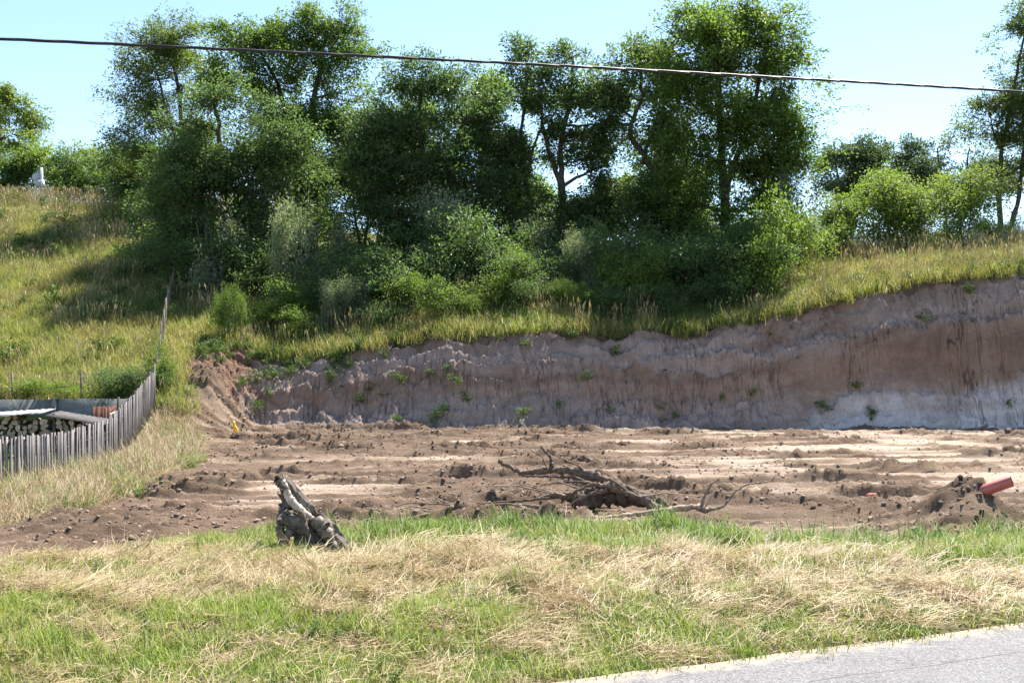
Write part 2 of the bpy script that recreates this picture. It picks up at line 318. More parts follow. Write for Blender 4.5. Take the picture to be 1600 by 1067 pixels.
def base_h(x, y):
    flat = I(y, [-10, 6.3, 8, 10, 12, 14, 20, 26, 33, 34], [0, 0.0, 0.05, 0.04, -0.05, -0.10, 0.02, 0.18, 0.32, 0.34])
    yf = yfoot(x); run = runf(x); zt = ztop(x)
    t = (y - yf) / run; tc = np.clip(t, 0, 1)
    prof = 0.72 * tc + 0.28 * sm(0.05, 0.95, tc)
    slope = I(x, [-10, 0, 8, 16], [0.37, 0.36, 0.30, 0.235])
    hill = softmin(zt + slope * np.maximum(0, y - yf - run), np.maximum(plateau(x), zt + 0.5) + 0 * y)
    hill = np.where(t >= 1, hill + (zt - softmin(zt, np.maximum(plateau(x), zt + 0.5))) * np.exp(-np.maximum(0, t - 1) * 2), hill)
    hc = np.where(t <= 0, flat, np.where(t < 1, flat + (zt - flat) * prof, hill))
    hl = I(y, [0, 9, 13, 18, 20, 22, 24.5, 26, 30, 30.5], [0.02, 0.02, -0.08, -0.3, -0.42, -0.4, -0.25, 0.1, 0.88, 1.1]) + 0.364 * np.maximum(0, y - 30.5)
    hl = softmin(hl, plateau(x) + 0 * y)
    hy = I(y, [15, 20, 22, 25, 29, 29.95], [-0.45, -0.48, -0.35, -0.1, 0.22, 0.3])
    wy = sm(-0.15, -0.6, x - XF(y)) * (y < 29.98) * (y > 14)
    hl = hl * (1 - wy) + hy * wy
    wl = sm(-7.4, -10.0, x)
    return hc * (1 - wl) + hl * wl
MX, MY = 5.68, 13.75          # spoil mound round the red pipe
def ridge(x, y):
    # loose soil thrown up in broken lines between the wheel tracks
    yy = y - 0.07 * x + 0.9 * noise(x * 0.17, y * 0.15, 51)
    a = 1 - np.abs(noise(x * 0.10, yy * 1.25, 52)) * 2.2; c = 1 - np.abs(noise(x * 0.16 + 9, yy * 2.3, 53)) * 2.6
    g_ = sm(-0.25, 0.25, noise(x * 0.5, y * 0.45, 54) + 0.15 * sm(6, -4, x))
    return np.clip(np.maximum(sm(0.35, 0.85, a), 0.8 * sm(0.4, 0.9, c)) * g_, 0, 1)
TRK = [(a_, float(q_), float(p_)) for a_, q_, p_ in zip(np.linspace(14.8, 32.3, 17) + R.normal(0, 0.45, 17), R.uniform(-0.02, 0.14, 17), R.uniform(0, 6.28, 17))]
def tracks(x, y):
    # pressed wheel and crawler tracks with a raised lip on both sides
    dep = np.zeros_like(x); lip = np.zeros_like(x)
    for i, (c_, q_, p_) in enumerate(TRK):
        yc = c_ + q_ * x + 0.5 * np.sin(x * 0.22 + p_) + 0.10 * noise(x * 0.8, x * 0 + i, 55); d_ = np.abs(y - yc)
        on = sm(-0.35, 0.0, noise(x * 0.15 + i * 7.7, x * 0 + i * 1.3, 56))
        dep = np.maximum(dep, on * sm(0.24, 0.13, d_)); lip = np.maximum(lip, on * np.exp(-((d_ - 0.33) / 0.11) ** 2))
    return dep, lip * (1 - dep)
def plot_detail(x, y):
    # 'dry' smooth wheel-worn strips versus churned clods
    yy = y - 0.09 * x + 1.1 * noise(x * 0.14, y * 0.14, 19)
    strip = fbm(x * 0.16, yy * 0.95, 4, 21) + 0.30 * noise(x * 0.07, yy * 2.3, 5)
    right = sm(0, 9, x) * sm(15, 19, y)
    brk = 0.35 * noise(x * 0.45, y * 0.5, 23)
    smooth = np.clip(sm(0.08, 0.46, strip + brk + 0.30 * right), 0, 1)
    rut = noise(x * 0.18, yy * 1.7, 31) * 0.055 + (0.5 - np.abs(noise(x * 0.3, yy * 3.1, 37))) * 0.035
    l1 = np.abs(fbm(x * 2.2, y * 2.6, 3, 41, 0.6)); l2 = np.abs(noise(x * 5.1, y * 5.1, 44)); l3 = np.abs(noise(x * 9.3, y * 9.3, 47))
    lump = 0.10 * np.tanh((l1 * 0.14 + (l2 * 0.06 + l3 * 0.03) * (0.5 + 1.0 * l1)) / 0.10)
    rid = ridge(x, y)
    lump = lump * (0.55 + 0.9 * rid) + 0.05 * rid
    nb = np.exp(-np.maximum(0, y - Yb(x)) / 1.0)                    # rough berm where the plot meets the verge
    foot = np.exp(-np.maximum(0, yfoot(x) - y) / 0.8)
    dep, lip = tracks(x, y)
    lump = lump * (1 - 0.8 * dep) * (1 + 0.6 * lip); rut = rut - 0.055 * dep + 0.06 * lip
    smooth = np.maximum(smooth, 0.7 * dep)
    amp = (1 - 0.85 * smooth) * (1 + 0.35 * nb) + 0.75 * nb + 0.6 * foot
    d = np.sqrt(((x - MX) * 0.85) ** 2 + ((y - MY) * 0.85) ** 2)
    mound = (0.50 * np.exp(-(d / 0.5) ** 2) + 0.12 * np.exp(-(((x - 6.5) / 0.8) ** 2 + ((y - 13.3) / 0.5) ** 2))) * (1 + 0.35 * fbm(x * 2.2, y * 2.2, 2, 71)) + 0.05 * np.exp(-(d / 0.8) ** 2) * (l2 + l3)
    hole = -0.18 * np.exp(-(((x - 6.1) / 0.22) ** 2 + ((y - 13.25) / 0.22) ** 2))
    z = rut * (1 - 0.4 * smooth) + (lump - 0.05) * np.clip(amp, 0, 1.2) + mound + hole + 0.10 * nb * (fbm(x * 1.1, y * 1.1, 3, 61) + 0.4)
    z = z + 0.22 * foot * np.maximum(0, fbm(x * 1.3, y * 1.3, 3, 66) + 0.2)
    dry = smooth * 0.58 + 0.20 - 0.08 * rid + 0.10 * dep - 0.12 * nb * (x < 1) + rut * 1.2 + 0.08 * right - 0.4 * np.clip(mound, 0, .3)
    return z, dry
def soilmask(x, y): return sm(0, 0.35, y - Yb(x) + 0.1) * sm(0, 0.4, x - XL(y) + 0.1)
def cliff_detail(x, y):
    t = (y - yfoot(x)) / runf(x); m = sm(-0.02, 0.12, t) * sm(1.12, 0.95, t)
    zrel = np.clip(t, 0, 1)
    # rain rills: dark narrow grooves running down, fanning slightly
    xx = x + 0.3 * (zrel - 0.3) + 0.5 * (zrel - 0.5) * np.sin(x * 0.8) + 0.12 * noise(x * 1.3, y * 2.0, 81) + 0.35 * zrel * sm(-4, 2, x)
    g1 = np.abs(noise(xx * 3.4, y * 0.55, 83)); g2 = np.abs(noise(xx * 7.5, y * 1.1 + 7, 84))
    rill = -(np.maximum(0, 0.08 - g1) / 0.08) * 0.13 * sm(1.05, 0.6, zrel) - (np.maximum(0, 0.10 - g2) / 0.10) * 0.07 * (0.4 + 0.6 * sm(-0.3, 0.2, noise(x * 0.6, y * 1.5, 88)))
    # bucket-tooth grooves at the right-hand end
    tw = sm(8.5, 10.5, x) * sm(0.66, 0.5, zrel)
    teeth = 1.1 * sm(-0.3, 0.3, noise(x * 0.9, y * 0.3, 98)) * (np.abs(((x * 1.9 + 1.1 * zrel + 1.3 * noise(x * 0.7, y * 0.5, 85)) % 1) - 0.5) - 0.25) * 0.36
    ledge = 0.30 * sm(0.42, 0.50, zrel) * sm(0.74, 0.58, zrel) * sm(7, 9.5, x) + 0.14 * sm(0.35, 0.5, zrel) * sm(0.75, 0.6, zrel)
    z = m * (rill * (1 - tw) + teeth * tw * 0.9 + ledge * 0.8 + 0.26 * fbm(x * 0.8, y * 1.2, 3, 86) + 0.20 * fbm(x * 2.2, y * 4.0, 4, 87, 0.6) + 0.08 * np.sin(zrel * 34 + 5 * noise(x * 0.5, y * 0.6, 89)) * sm(-0.2, 0.3, noise(x * 0.4, y, 90)))
    return z
def H(x, y):
    x = np.asarray(x, float); y = np.asarray(y, float)
    z = base_h(x, y); s = soilmask(x, y) * (y < yfoot(x) + 0.4)
    pz, _ = plot_detail(x, y)
    z = z + pz * s * sm(0.4, -0.3, y - yfoot(x))
    z = z + cliff_detail(x, y) * sm(-10.4, -8.6, x)
    v = sm(0.1, -0.5, y - Yb(x)) * sm(0.1, 0.9, roadd(x, y)) * (y < 15)
    z = z + v * (0.10 * fbm(x * 0.9, y * 0.9, 3, 91) + 0.15 * (np.abs(fbm(x * 1.9, y * 1.9, 3, 93))) * sm(0.8, 2.2, roadd(x, y)) * (1 + 0.5 * noise(x * 4.5, y * 4.5, 96)) * (1 - np.exp(-((x + 2.1) ** 2 + (y - 10.8) ** 2) / 0.6)))
    hp = np.exp(-((x + 9.0) / 0.8) ** 2 - ((y - 33.2) / 1.3) ** 2) + 0.6 * np.exp(-((x + 8.6) / 0.7) ** 2 - ((y - 31.9) / 0.7) ** 2)
    z = z + hp * (0.55 + 0.45 * np.abs(fbm(x * 2.1, y * 2.1, 4, 97)))
    z = z - 0.012 * (roadd(x, y) < 0)
    return z
def Hs(x, y): return float(H(np.array([x]), np.array([y]))[0])

def grid(xs, ys, keep=None, zoff=None):
    X, Y = np.meshgrid(xs, ys); Z = H(X.ravel(), Y.ravel()).reshape(X.shape)
    if zoff is not None: Z = Z + zoff(X, Y)
    V = np.stack([X, Y, Z], -1).reshape(-1, 3)
    a = np.arange(len(ys) - 1)[:, None] * len(xs) + np.arange(len(xs) - 1)[None]
    Q = np.stack([a, a + 1, a + 1 + len(xs), a + len(xs)], -1).reshape(-1, 4)
    if keep is not None:
        c = V[Q].mean(1); Q = Q[keep(c[:, 0], c[:, 1])]
        u, inv = np.unique(Q, return_inverse=True); V = V[u]; Q = inv.reshape(-1, 4)
    return V, Q
# ground far around
V, Q = grid(np.linspace(-420, 420, 43), np.linspace(-300, 420, 37), lambda x, y: ~((np.abs(x) < 55) & (y > 0) & (y < 100)))
V[:, 2] = np.where(V[:, 1] > 60, np.minimum(V[:, 2], 7) - 1.2, -0.15)
tag(link('ground', mesh_np('ground', V, Q, M['hill'], True)), 'grassy open land reaching away behind the hill', 'ground', kind='structure')
# road
rx = np.linspace(-60, 60, 241); ry = np.concatenate([-np.linspace(5.2, 0.3, 30), np.linspace(0.0, 0.0, 1) - 0.1, [0.0]])
U_, W_ = np.meshgrid(rx, ry)
edge = 0.07 * noise(U_ * 2.3, U_ * 0, 8) + 0.05 * noise(U_ * 7, U_ * 0 + 2, 9)
Wd = W_ + edge * (W_ > -1)
X = 0.29 + 0.909 * U_ - 0.416 * Wd; Y = 6.25 + 0.416 * U_ + 0.909 * Wd
V = np.stack([X, Y, 0.012 + 0.02 * np.clip(1 - np.abs(W_ + 2.5) / 2.5, 0, 1)], -1).reshape(-1, 3)
a = np.arange(len(ry) - 1)[:, None] * len(rx) + np.arange(len(rx) - 1)[None]
Q = np.stack([a, a + 1, a + 1 + len(rx), a + len(rx)], -1).reshape(-1, 4)
road = link('road', mesh_np('road', V, Q, M['asphalt'], True, {'edge': np.clip(1 + W_ / 0.5, 0, 1).ravel(), 'across': -W_.ravel()}))
tag(road, 'pale worn asphalt lane with a ragged edge', 'road', kind='structure')
# verge ground
V, Q = grid(np.arange(-14, 14.01, 0.08), np.arange(2.0, 15.3, 0.08), lambda x, y: (y < Yb(x) + 0.45) & (roadd(x, y) > -0.35), lambda X, Y: -0.05 * sm(-0.05, 0.3, Y - Yb(X)) - 0.03 * (roadd(X, Y) < 0.03))
tag(link('verge', mesh_np('verge', V, Q, M['verge'], True)), 'grassy roadside verge matted with mown straw', 'verge', kind='structure')
# near outskirts so the sheets meet beyond the frame
def flatpatch(name, x0, x1, y0, y1, z, mat, label, cat):
    tag(link(name, mesh_np(name, [[x0, y0, z], [x1, y0, z], [x1, y1, z], [x0, y1, z]], [[0, 1, 2, 3]], mat)), label, cat, kind='structure')
flatpatch('field', -60, 60, -8, 34, -0.75, M['hill'], 'low grass land beside the lane', 'field')
# soil plot
ys = np.concatenate([np.arange(6.9, 20, 0.05), np.arange(20, 33.6, 0.065)])
V, Q = grid(np.arange(-11, 19.01, 0.06), ys, lambda x, y: (y > Yb(x) - 0.1) & (x > XL(y) - 0.1) & (y < yfoot(x) + 0.03))
_, dry = plot_detail(V[:, 0], V[:, 1]); 
dry = dry + 0.22 * noise(V[:, 0] * 0.5, V[:, 1] * 0.9, 95)
plot = link('soil_plot', mesh_np('soil_plot', V, Q, M['soil'], True, {'dry': dry})); tag(plot, 'churned brown soil of the levelled building plot', 'soil', kind='structure')
# cut bank
V, Q = grid(np.arange(-10.6, 20, 0.036), np.arange(32.6, 36.3, 0.036), lambda x, y: (y > yfoot(x) - 0.15) & (y < yfoot(x) + runf(x) + 0.25) & (x > XL(y) - 0.1), lambda X, Y: -0.08 * sm(0.0, -0.1, Y - yfoot(X)))
x, y = V[:, 0], V[:, 1]; rel = np.clip((y - yfoot(x)) / runf(x), 0, 1.1)
marl = sm(7.0, 10.0, x) * sm(0.62, 0.05, rel) * 1.6 - 0.6
brown = sm(8.5, 12.5, x) * sm(0.2, 0.45, rel + 0.02 * (x - 12)) * sm(0.85, 0.5, rel + 0.02 * (x - 12)) * 0.6
brown = np.maximum(brown, 1.2 * np.exp(-((x + 9.2) / 1.3) ** 2))
brown = np.maximum(brown, 0.5 * sm(7, 8, x) * sm(0.6, 0.75, rel) * sm(13, 10, x))
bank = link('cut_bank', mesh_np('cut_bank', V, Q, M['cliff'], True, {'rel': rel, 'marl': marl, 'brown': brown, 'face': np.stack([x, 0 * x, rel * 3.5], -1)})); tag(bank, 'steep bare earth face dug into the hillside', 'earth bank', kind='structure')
# hillside (behind the brink, and the whole left slope)
V, Q = grid(np.arange(-56, 56.1, 0.35), np.concatenate([np.arange(14, 36, 0.25), np.arange(36, 104, 0.5)]),
            lambda x, y: ((y > yfoot(x) + runf(x) - 0.05) | (x < XL(y) + 0.25)) & ((y > 33) | (x < 0)) , lambda X, Y: -0.04 * (X > XL(Y)) * (Y < 37) - 0.02)
tag(link('hillside', mesh_np('hillside', V, Q, M['hill'], True)), 'grass covered slope rising behind the plot', 'hillside', kind='structure')

# ------------------------------------------------------------------ scatter by geometry nodes (only for uncountable stuff)
def scatter(name, P, rot, scl, idx, sources, label, cat):
    sc = bpy.data.collections.new(name + '_pieces')
    for i, me in enumerate(sources):
        o = bpy.data.objects.new('%s_piece_%02d' % (name, i), me); sc.objects.link(o)
    me = bpy.data.meshes.new(name); me.vertices.add(len(P)); me.vertices.foreach_set('co', np.asarray(P, np.float32).ravel())
    a = me.attributes.new('rot', 'FLOAT_VECTOR', 'POINT'); a.data.foreach_set('vector', np.asarray(rot, np.float32).ravel())
    a = me.attributes.new('scl', 'FLOAT', 'POINT'); a.data.foreach_set('value', np.asarray(scl, np.float32))
    a = me.attributes.new('idx', 'INT', 'POINT'); a.data.foreach_set('value', np.asarray(idx, np.int32))
    o = link(name, me); tag(o, label, cat, kind='stuff')
    g = bpy.data.node_groups.new(name, 'GeometryNodeTree')
    g.interface.new_socket('Geometry', in_out='INPUT', socket_type='NodeSocketGeometry'); g.interface.new_socket('Geometry', in_out='OUTPUT', socket_type='NodeSocketGeometry')
    gi = g.nodes.new('NodeGroupInput'); go = g.nodes.new('NodeGroupOutput')
    ip = g.nodes.new('GeometryNodeInstanceOnPoints'); ci = g.nodes.new('GeometryNodeCollectionInfo')
    ci.inputs['Collection'].default_value = sc; ci.inputs['Separate Children'].default_value = True; ci.inputs['Reset Children'].default_value = True
    ip.inputs['Pick Instance'].default_value = True
    def na(nm, t):
        q = g.nodes.new('GeometryNodeInputNamedAttribute'); q.data_type = t; q.inputs['Name'].default_value = nm; return q.outputs[0]
    er = g.nodes.new('FunctionNodeEulerToRotation')
    g.links.new(na('rot', 'FLOAT_VECTOR'), er.inputs[0]); g.links.new(er.outputs[0], ip.inputs['Rotation'])
    g.links.new(na('scl', 'FLOAT'), ip.inputs['Scale']); g.links.new(na('idx', 'INT'), ip.inputs['Instance Index'])
    g.links.new(gi.outputs[0], ip.inputs['Points']); g.links.new(ci.outputs[0], ip.inputs['Instance']); g.links.new(ip.outputs[0], go.inputs[0])
    md = o.modifiers.new('scatter', 'NODES'); md.node_group = g
    return o
def blades(n, hmin, hmax, wid, spread, lean, curl, mat, seg=3, seed=0, lie=False, align=None, heads=None, headmat=None):
    r = np.random.default_rng(seed); Vs = []; Qs = []; A = []; c = 0
    for i in range(n):
        a = r.uniform(0, 2 * np.pi) if align is None else r.normal(0, align)
        h = r.uniform(hmin, hmax); p0 = r.normal(0, spread / 2, 2)
        ln = abs(r.normal(0, lean)) + (1.25 if lie else 0.05); w = wid * r.uniform(0.6, 1.3)
        d = np.array([np.cos(a), np.sin(a)]); s = np.array([-d[1], d[0]]); tw = r.uniform(-0.6, 0.6)
        sd_ = s * np.cos(tw) + d * np.sin(tw)
        ang = min(ln, 1.62) if lie else ln; p = np.array([p0[0], p0[1], (r.uniform(0, 0.05) if lie else -0.02)]); st = h / seg; v = r.uniform(0, 1)
        cv = r.normal(0, curl) if lie else abs(r.normal(curl, curl * 0.6)); sw = r.normal(0, 0.35) if lie else 0
        for k in range(seg + 1):
            ww = w * (1 - (k / seg) ** 1.6) + 0.0008
            zz = 0.45 if lie else 0.0
            Vs += [[p[0] - sd_[0] * ww / 2, p[1] - sd_[1] * ww / 2, p[2]], [p[0] + sd_[0] * ww / 2, p[1] + sd_[1] * ww / 2, p[2] + zz * ww]]; A += [v, v]
            if k < seg: Qs.append([c, c + 1, c + 3, c + 2]); c += 2
            q = d * np.sin(ang) * st; p = p + np.array([q[0], q[1], np.cos(ang) * st])
            if lie: p[2] = max(p[2], 0.004)
            ang += cv / seg; a += sw; d = np.array([np.cos(a), np.sin(a)])
        c += 2
    return mesh_np('blades', Vs, Qs, mat, False, {'lv': A})
def stalks(n, hmin, hmax, wid, spread, mat, seed=0, head=0.1):
    r = np.random.default_rng(seed); Vs = []; Qs = []; A = []; c = 0
    for i in range(n):
        a = r.uniform(0, 2 * np.pi); h = r.uniform(hmin, hmax); p0 = r.normal(0, spread / 2, 2); ln = r.normal(0, 0.14, 2); v = r.uniform(0, 1)
        s = np.array([np.cos(a), np.sin(a), 0]); top = np.array([p0[0] + ln[0] * h, p0[1] + ln[1] * h, h]); b = np.array([p0[0], p0[1], -0.03])
        droop = np.array([ln[0], ln[1], 0]) * h * 0.5
        m = (b + top) / 2 - droop * 0.2
        for (q0, q1, w0, w1) in ((b, m, wid, wid * .8), (m, top, wid * .8, wid * .6), (top, top + droop * .3 + [0, 0, head * .5], wid * 2.6, wid * 3.2), (top + droop * .3 + [0, 0, head * .5], top + droop * .7 + [0, 0, head], wid * 3.2, wid * .5)):
            Vs += [q0 - s * w0 / 2, q0 + s * w0 / 2, q1 + s * w1 / 2, q1 - s * w1 / 2]; A += [v] * 4; Qs.append([c, c + 1, c + 2, c + 3]); c += 4
    return mesh_np('stalks', Vs, Qs, mat, False, {'lv': A})
def pts(n, x0, x1, y0, y1, prob):
    x = R.uniform(x0, x1, n); y = R.uniform(y0, y1, n); k = R.uniform(0, 1, n) < prob(x, y); return x[k], y[k]
def do_scatter(name, x, y, sources, smin, smax, label, cat, tilt=0.12, rotz=None, dz=0.0, slope=False):
    n = len(x); z = H(x, y) + dz
    rot = np.stack([R.normal(0, tilt, n), R.normal(0, tilt, n), R.uniform(0, 6.283, n) if rotz is None else rotz], -1)
    return scatter(name, np.stack([x, y, z], -1), rot, R.uniform(smin, smax, n), R.integers(0, len(sources), n), sources, label, cat)

# ------------------------------------------------------------------ foliage builder
def leaves(P, D, L, Wd, r, up=0.55, fold=0.25):
    n = len(P); D = D / (np.linalg.norm(D, axis=1)[:, None] + 1e-9)
    nn = r.normal(size=(n, 3)); nn[:, 2] += up * 2.2; S = np.cross(D, nn); S /= np.linalg.norm(S, axis=1)[:, None] + 1e-9; Nn = np.cross(S, D)
    L = L[:, None]; Wd = Wd[:, None]
    V = np.stack([P, P + D * L * 0.5 + S * Wd * 0.5 + Nn * Wd * fold, P + D * L, P + D * L * 0.5 - S * Wd * 0.5 + Nn * Wd * fold], 1).reshape(-1, 3)
    b = np.arange(n)[:, None] * 4
    return V, np.concatenate([b + [0, 1, 2], b + [0, 2, 3]], 0)
def crown(lobes, nleaf, leaf, r, spray=0.75, per=20, hole=-0.12, hs=0.8, up=0.55, droop=0.15, seed=0, aspect=0.55, pads=16):
    """lobes: (centre xyz, radii xyz, weight). Returns leaf verts, tris, per-vertex value and twig starts."""
    c = np.array([l[0] for l in lobes]); rd = np.array([l[1] for l in lobes]); wt = np.array([l[2] * rd[i].prod() ** 0.8 for i, l in enumerate(lobes)]); wt = wt / wt.sum()
    ns = int(nleaf / per * 1.7); k = r.choice(len(lobes), ns, p=wt)
    d = r.normal(size=(ns, 3)); d /= np.linalg.norm(d, axis=1)[:, None]
    rad = r.uniform(0, 1, ns) ** (1 / 2.6)
    rad *= 0.86 + 0.34 * noise3(d * 2.6 + c[k] * 0.7, seed)
    q = c[k] + d * rd[k] * rad[:, None]
    if pads:                                    # gather the sprays into flat foliage pads
        npad = max(20, int(ns / pads)); pi = r.integers(0, npad, ns)
        off = r.normal(size=(ns, 3)) * np.array([1.0, 1.0, 0.42]) * spray * 0.62
        off[:, 2] -= 0.25 * spray * (off[:, :2] ** 2).sum(1) / (spray * spray)
        q = q[pi] + off * r.uniform(0.6, 1.25, npad)[pi][:, None]; d = d[pi]; k = k[pi]
    ok = noise3(q * hs, seed + 3) > hole
    q, d, k = q[ok], d[ok], k[ok]; q = q[:int(nleaf / per)]; d = d[:len(q)]; k = k[:len(q)]
    ax = d * 0.8 + r.normal(size=q.shape) * 0.55; ax[:, 2] += 0.15; ax /= np.linalg.norm(ax, axis=1)[:, None]
    ln = spray * r.uniform(0.55, 1.25, len(q))
    s0 = q - ax * ln[:, None] * 0.5
    t = r.uniform(0.05, 1.0, (len(q), per)); 
    side = r.normal(size=(len(q), per, 3)); side[..., 2] *= 0.55
    pos_ = s0[:, None] + ax[:, None] * (t * ln[:, None])[..., None] + side * (0.16 * spray * (1.15 - 0.5 * t))[..., None]
    pos_[..., 2] -= droop * t * t * ln[:, None]
    dr = side * 0.9 + ax[:, None] * 0.8; dr[..., 2] -= droop
    n = len(q) * per
    Lf = leaf * r.uniform(0.6, 1.3, n)
    V, T = leaves(pos_.reshape(-1, 3), dr.reshape(-1, 3), Lf, Lf * aspect, r, up)
    tone = np.clip(0.5 + 0.35 * noise3(q * 0.9, seed + 6), 0, 1)
    lv = np.clip(np.repeat(tone, per) * 0.6 + r.uniform(0, 0.45, n), 0, 1)
    return V, T, np.repeat(lv, 4), s0, q, k
def curved(a, b, n, bow, r):
    a = np.asarray(a, float); b = np.asarray(b, float); t = np.linspace(0, 1, n)[:, None]; L = np.linalg.norm(b - a)
    off = r.normal(size=3) * bow * L; p = a + (b - a) * t + off * np.sin(np.pi * t)
    p[1:-1] += r.normal(size=(n - 2, 3)) * bow * 0.25 * L; return p
def tree(name, label, cat, base, lobes, trunks, nleaf, leaf, lmat, seed, group=None, r0=0.16, twigs=0.5, bark='bark', **kw):
    r = np.random.default_rng(seed); base = np.asarray(base, float)
    root = empty(name, base); tag(root, label, cat, group)
    lobes = [(np.asarray(c) - base, np.asarray(rd), w_) for c, rd, w_ in lobes]
    V, T, lv, s0, q, k = crown(lobes, nleaf, leaf, r, seed=seed, **kw)
    link('crown', mesh_np('crown', V, T, lmat, False, {'lv': lv}), root)
    mb = MB(); paths = []
    for tr in trunks:
        P = np.array([np.asarray(p) - base for p in tr['p']]); rr = tr.get('r', r0)
        n = 5 * (len(P) - 1) + 1; ti = np.linspace(0, len(P) - 1, n)
        Q_ = np.stack([np.interp(ti, np.arange(len(P)), P[:, j]) for j in range(3)], -1)
        Q_[1:-1] = 0.25 * Q_[:-2] + 0.5 * Q_[1:-1] + 0.25 * Q_[2:]; Q_[1:-1] = 0.25 * Q_[:-2] + 0.5 * Q_[1:-1] + 0.25 * Q_[2:]
        Q_[1:] += r.normal(size=Q_[1:].shape) * rr * 0.18
        Q_[0, 2] -= 0.3
        rad = rr * np.linspace(1.0, 0.35, n); rad[0] *= 1.5
        mb.tube(Q_, rad, 8, True, 0.05); paths.append((Q_, rad))
    allp = np.vstack([p for p, _ in paths]); allr = np.concatenate([x_ for _, x_ in paths])
    for i, (c, rd, w_) in enumerate(lobes):
        h = (allp[:, 2] < c[2] + 0.1); cand = np.where(h)[0] if h.any() else np.arange(len(allp))
        j = cand[np.argmin(np.linalg.norm(allp[cand] - c, axis=1) + 0.25 * np.abs(allp[cand, 2] - (c[2] - rd[2])))]
        rb = min(allr[j] * 0.62, r0 * 0.55)
        lp = curved(allp[j], c, 7, 0.07, r); mb.tube(lp, np.linspace(rb, rb * 0.35, 7), 6, False)
        m = np.where(k == i)[0]; nb = min(len(m), int(4 + 6 * rd.max()))
        for s in r.choice(m, nb, replace=False) if len(m) else []:
            st = lp[r.integers(3, 7)]
            mb.tube(curved(st, q[s], 5, 0.08, r), np.linspace(rb * 0.36, 0.007, 5), 4, False)
    m = r.uniform(0, 1, len(q)) < twigs
    for a_, b_ in zip(s0[m], q[m]):
        mb.tube([a_ - (b_ - a_) * 0.5, b_ + (b_ - a_) * 0.8], [0.012, 0.004], 3, False)
    link('trunk', mb.mesh('trunk', M[bark], True), root)
    return root
def LB(Y, *ls, ry=0.8, w=1.0):
    out = []
    for l in ls:
        px, py, rx, rz = l[:4]; dy = l[4] if len(l) > 4 else 0
        s = Y / F; c = at(px, py, Y); c[1] += dy
        out.append((c, np.array([rx * s, max(rx, rz) * s * ry, rz * s]) * 1.12, l[5] if len(l) > 5 else w))
    return out
def G(px, Y): 
    x = (px - 800) / F * Y; return np.array([x, Y, Hs(x, Y)])

# ------------------------------------------------------------------ trees
Y = 54
b = G(288, Y)
tree('ash_tree', 'tall airy tree with bluish green leaves at the meadow edge of the wood', 'tree', b,
     LB(Y, (255, 75, 68, 55), (300, 50, 40, 35), (215, 125, 60, 42), (290, 135, 65, 50), (240, 190, 60, 45), (200, 235, 45, 45), (260, 260, 60, 50), (310, 215, 50, 55)),
     [{'p': [b, at(284, 240, Y), at(282, 150, Y), at(262, 75, Y)]}, {'p': [at(284, 240, Y), at(262, 180, Y), at(245, 110, Y)], 'r': 0.11}], 34000, 0.15, M['leaf_ash'], 11, spray=0.9, aspect=0.42)
Y = 49
b = G(470, Y)
tree('tall_maple_tree', 'tall spreading tree whose bright top rises above the dense hawthorn', 'tree', b,
     LB(Y, (390, 75, 60, 50), (360, 120, 45, 40), (455, 50, 55, 40), (510, 30, 48, 32), (545, 75, 42, 50), (485, 95, 60, 40), (430, 140, 70, 42), (525, 145, 60, 42), (505, 195, 65, 40), (545, 200, 35, 40), (450, 205, 60, 40), (520, 265, 50, 45), (475, 290, 50, 50)),
     [{'p': [b, at(478, 290, Y), at(484, 190, Y), at(500, 100, Y), at(512, 40, Y)], 'r': 0.2}, {'p': [at(478, 290, Y), at(450, 180, Y), at(425, 110, Y), at(395, 70, Y)], 'r': 0.14}], 58000, 0.14, M['leaf_mid'], 12, spray=0.85)
Y = 43
b = G(350, Y)
tree('hawthorn_tree', 'dense rounded dark tree drooping low over the meadow slope', 'tree', b,
     LB(Y, (345, 150, 60, 35), (290, 190, 50, 40), (285, 245, 60, 45), (395, 185, 60, 45), (400, 245, 70, 40), (455, 225, 48, 45), (330, 285, 85, 60), (415, 300, 70, 60), (285, 310, 52, 60), (275, 370, 42, 40), (355, 375, 80, 50), (455, 330, 45, 60)),
     [{'p': [b, at(352, 320, Y), at(345, 220, Y), at(335, 160, Y)], 'r': 0.17}, {'p': [b + [0.06, 0.05, 0], at(385, 310, Y), at(410, 230, Y)], 'r': 0.13}], 64000, 0.125, M['leaf_dark'], 13, spray=0.8, hole=-0.16, pads=24)
Y = 43.5
b = G(660, Y)
tree('plum_tree', 'broad dense tree with yellow green top between the maple and the twin trunks', 'tree', b,
     LB(Y, (655, 130, 70, 38), (715, 140, 50, 40), (620, 185, 52, 42), (690, 200, 75, 55), (745, 185, 40, 50), (600, 240, 40, 45), (660, 265, 75, 60), (730, 280, 60, 60), (600, 320, 55, 50), (590, 185, 45, 45), (575, 265, 45, 60), (680, 350, 85, 55), (590, 385, 60, 45)),
     [{'p': [b, at(662, 330, Y), at(655, 220, Y), at(660, 130, Y)], 'r': 0.17}, {'p': [b + [0.06, 0.05, 0], at(700, 300, Y), at(720, 200, Y), at(730, 140, Y)], 'r': 0.13}, {'p': [at(660, 320, Y), at(625, 250, Y), at(610, 190, Y)], 'r': 0.1}], 66000, 0.125, M['leaf_dark'], 14, spray=0.75, hole=-0.22)
Y = 45.5
b = G(872, Y)
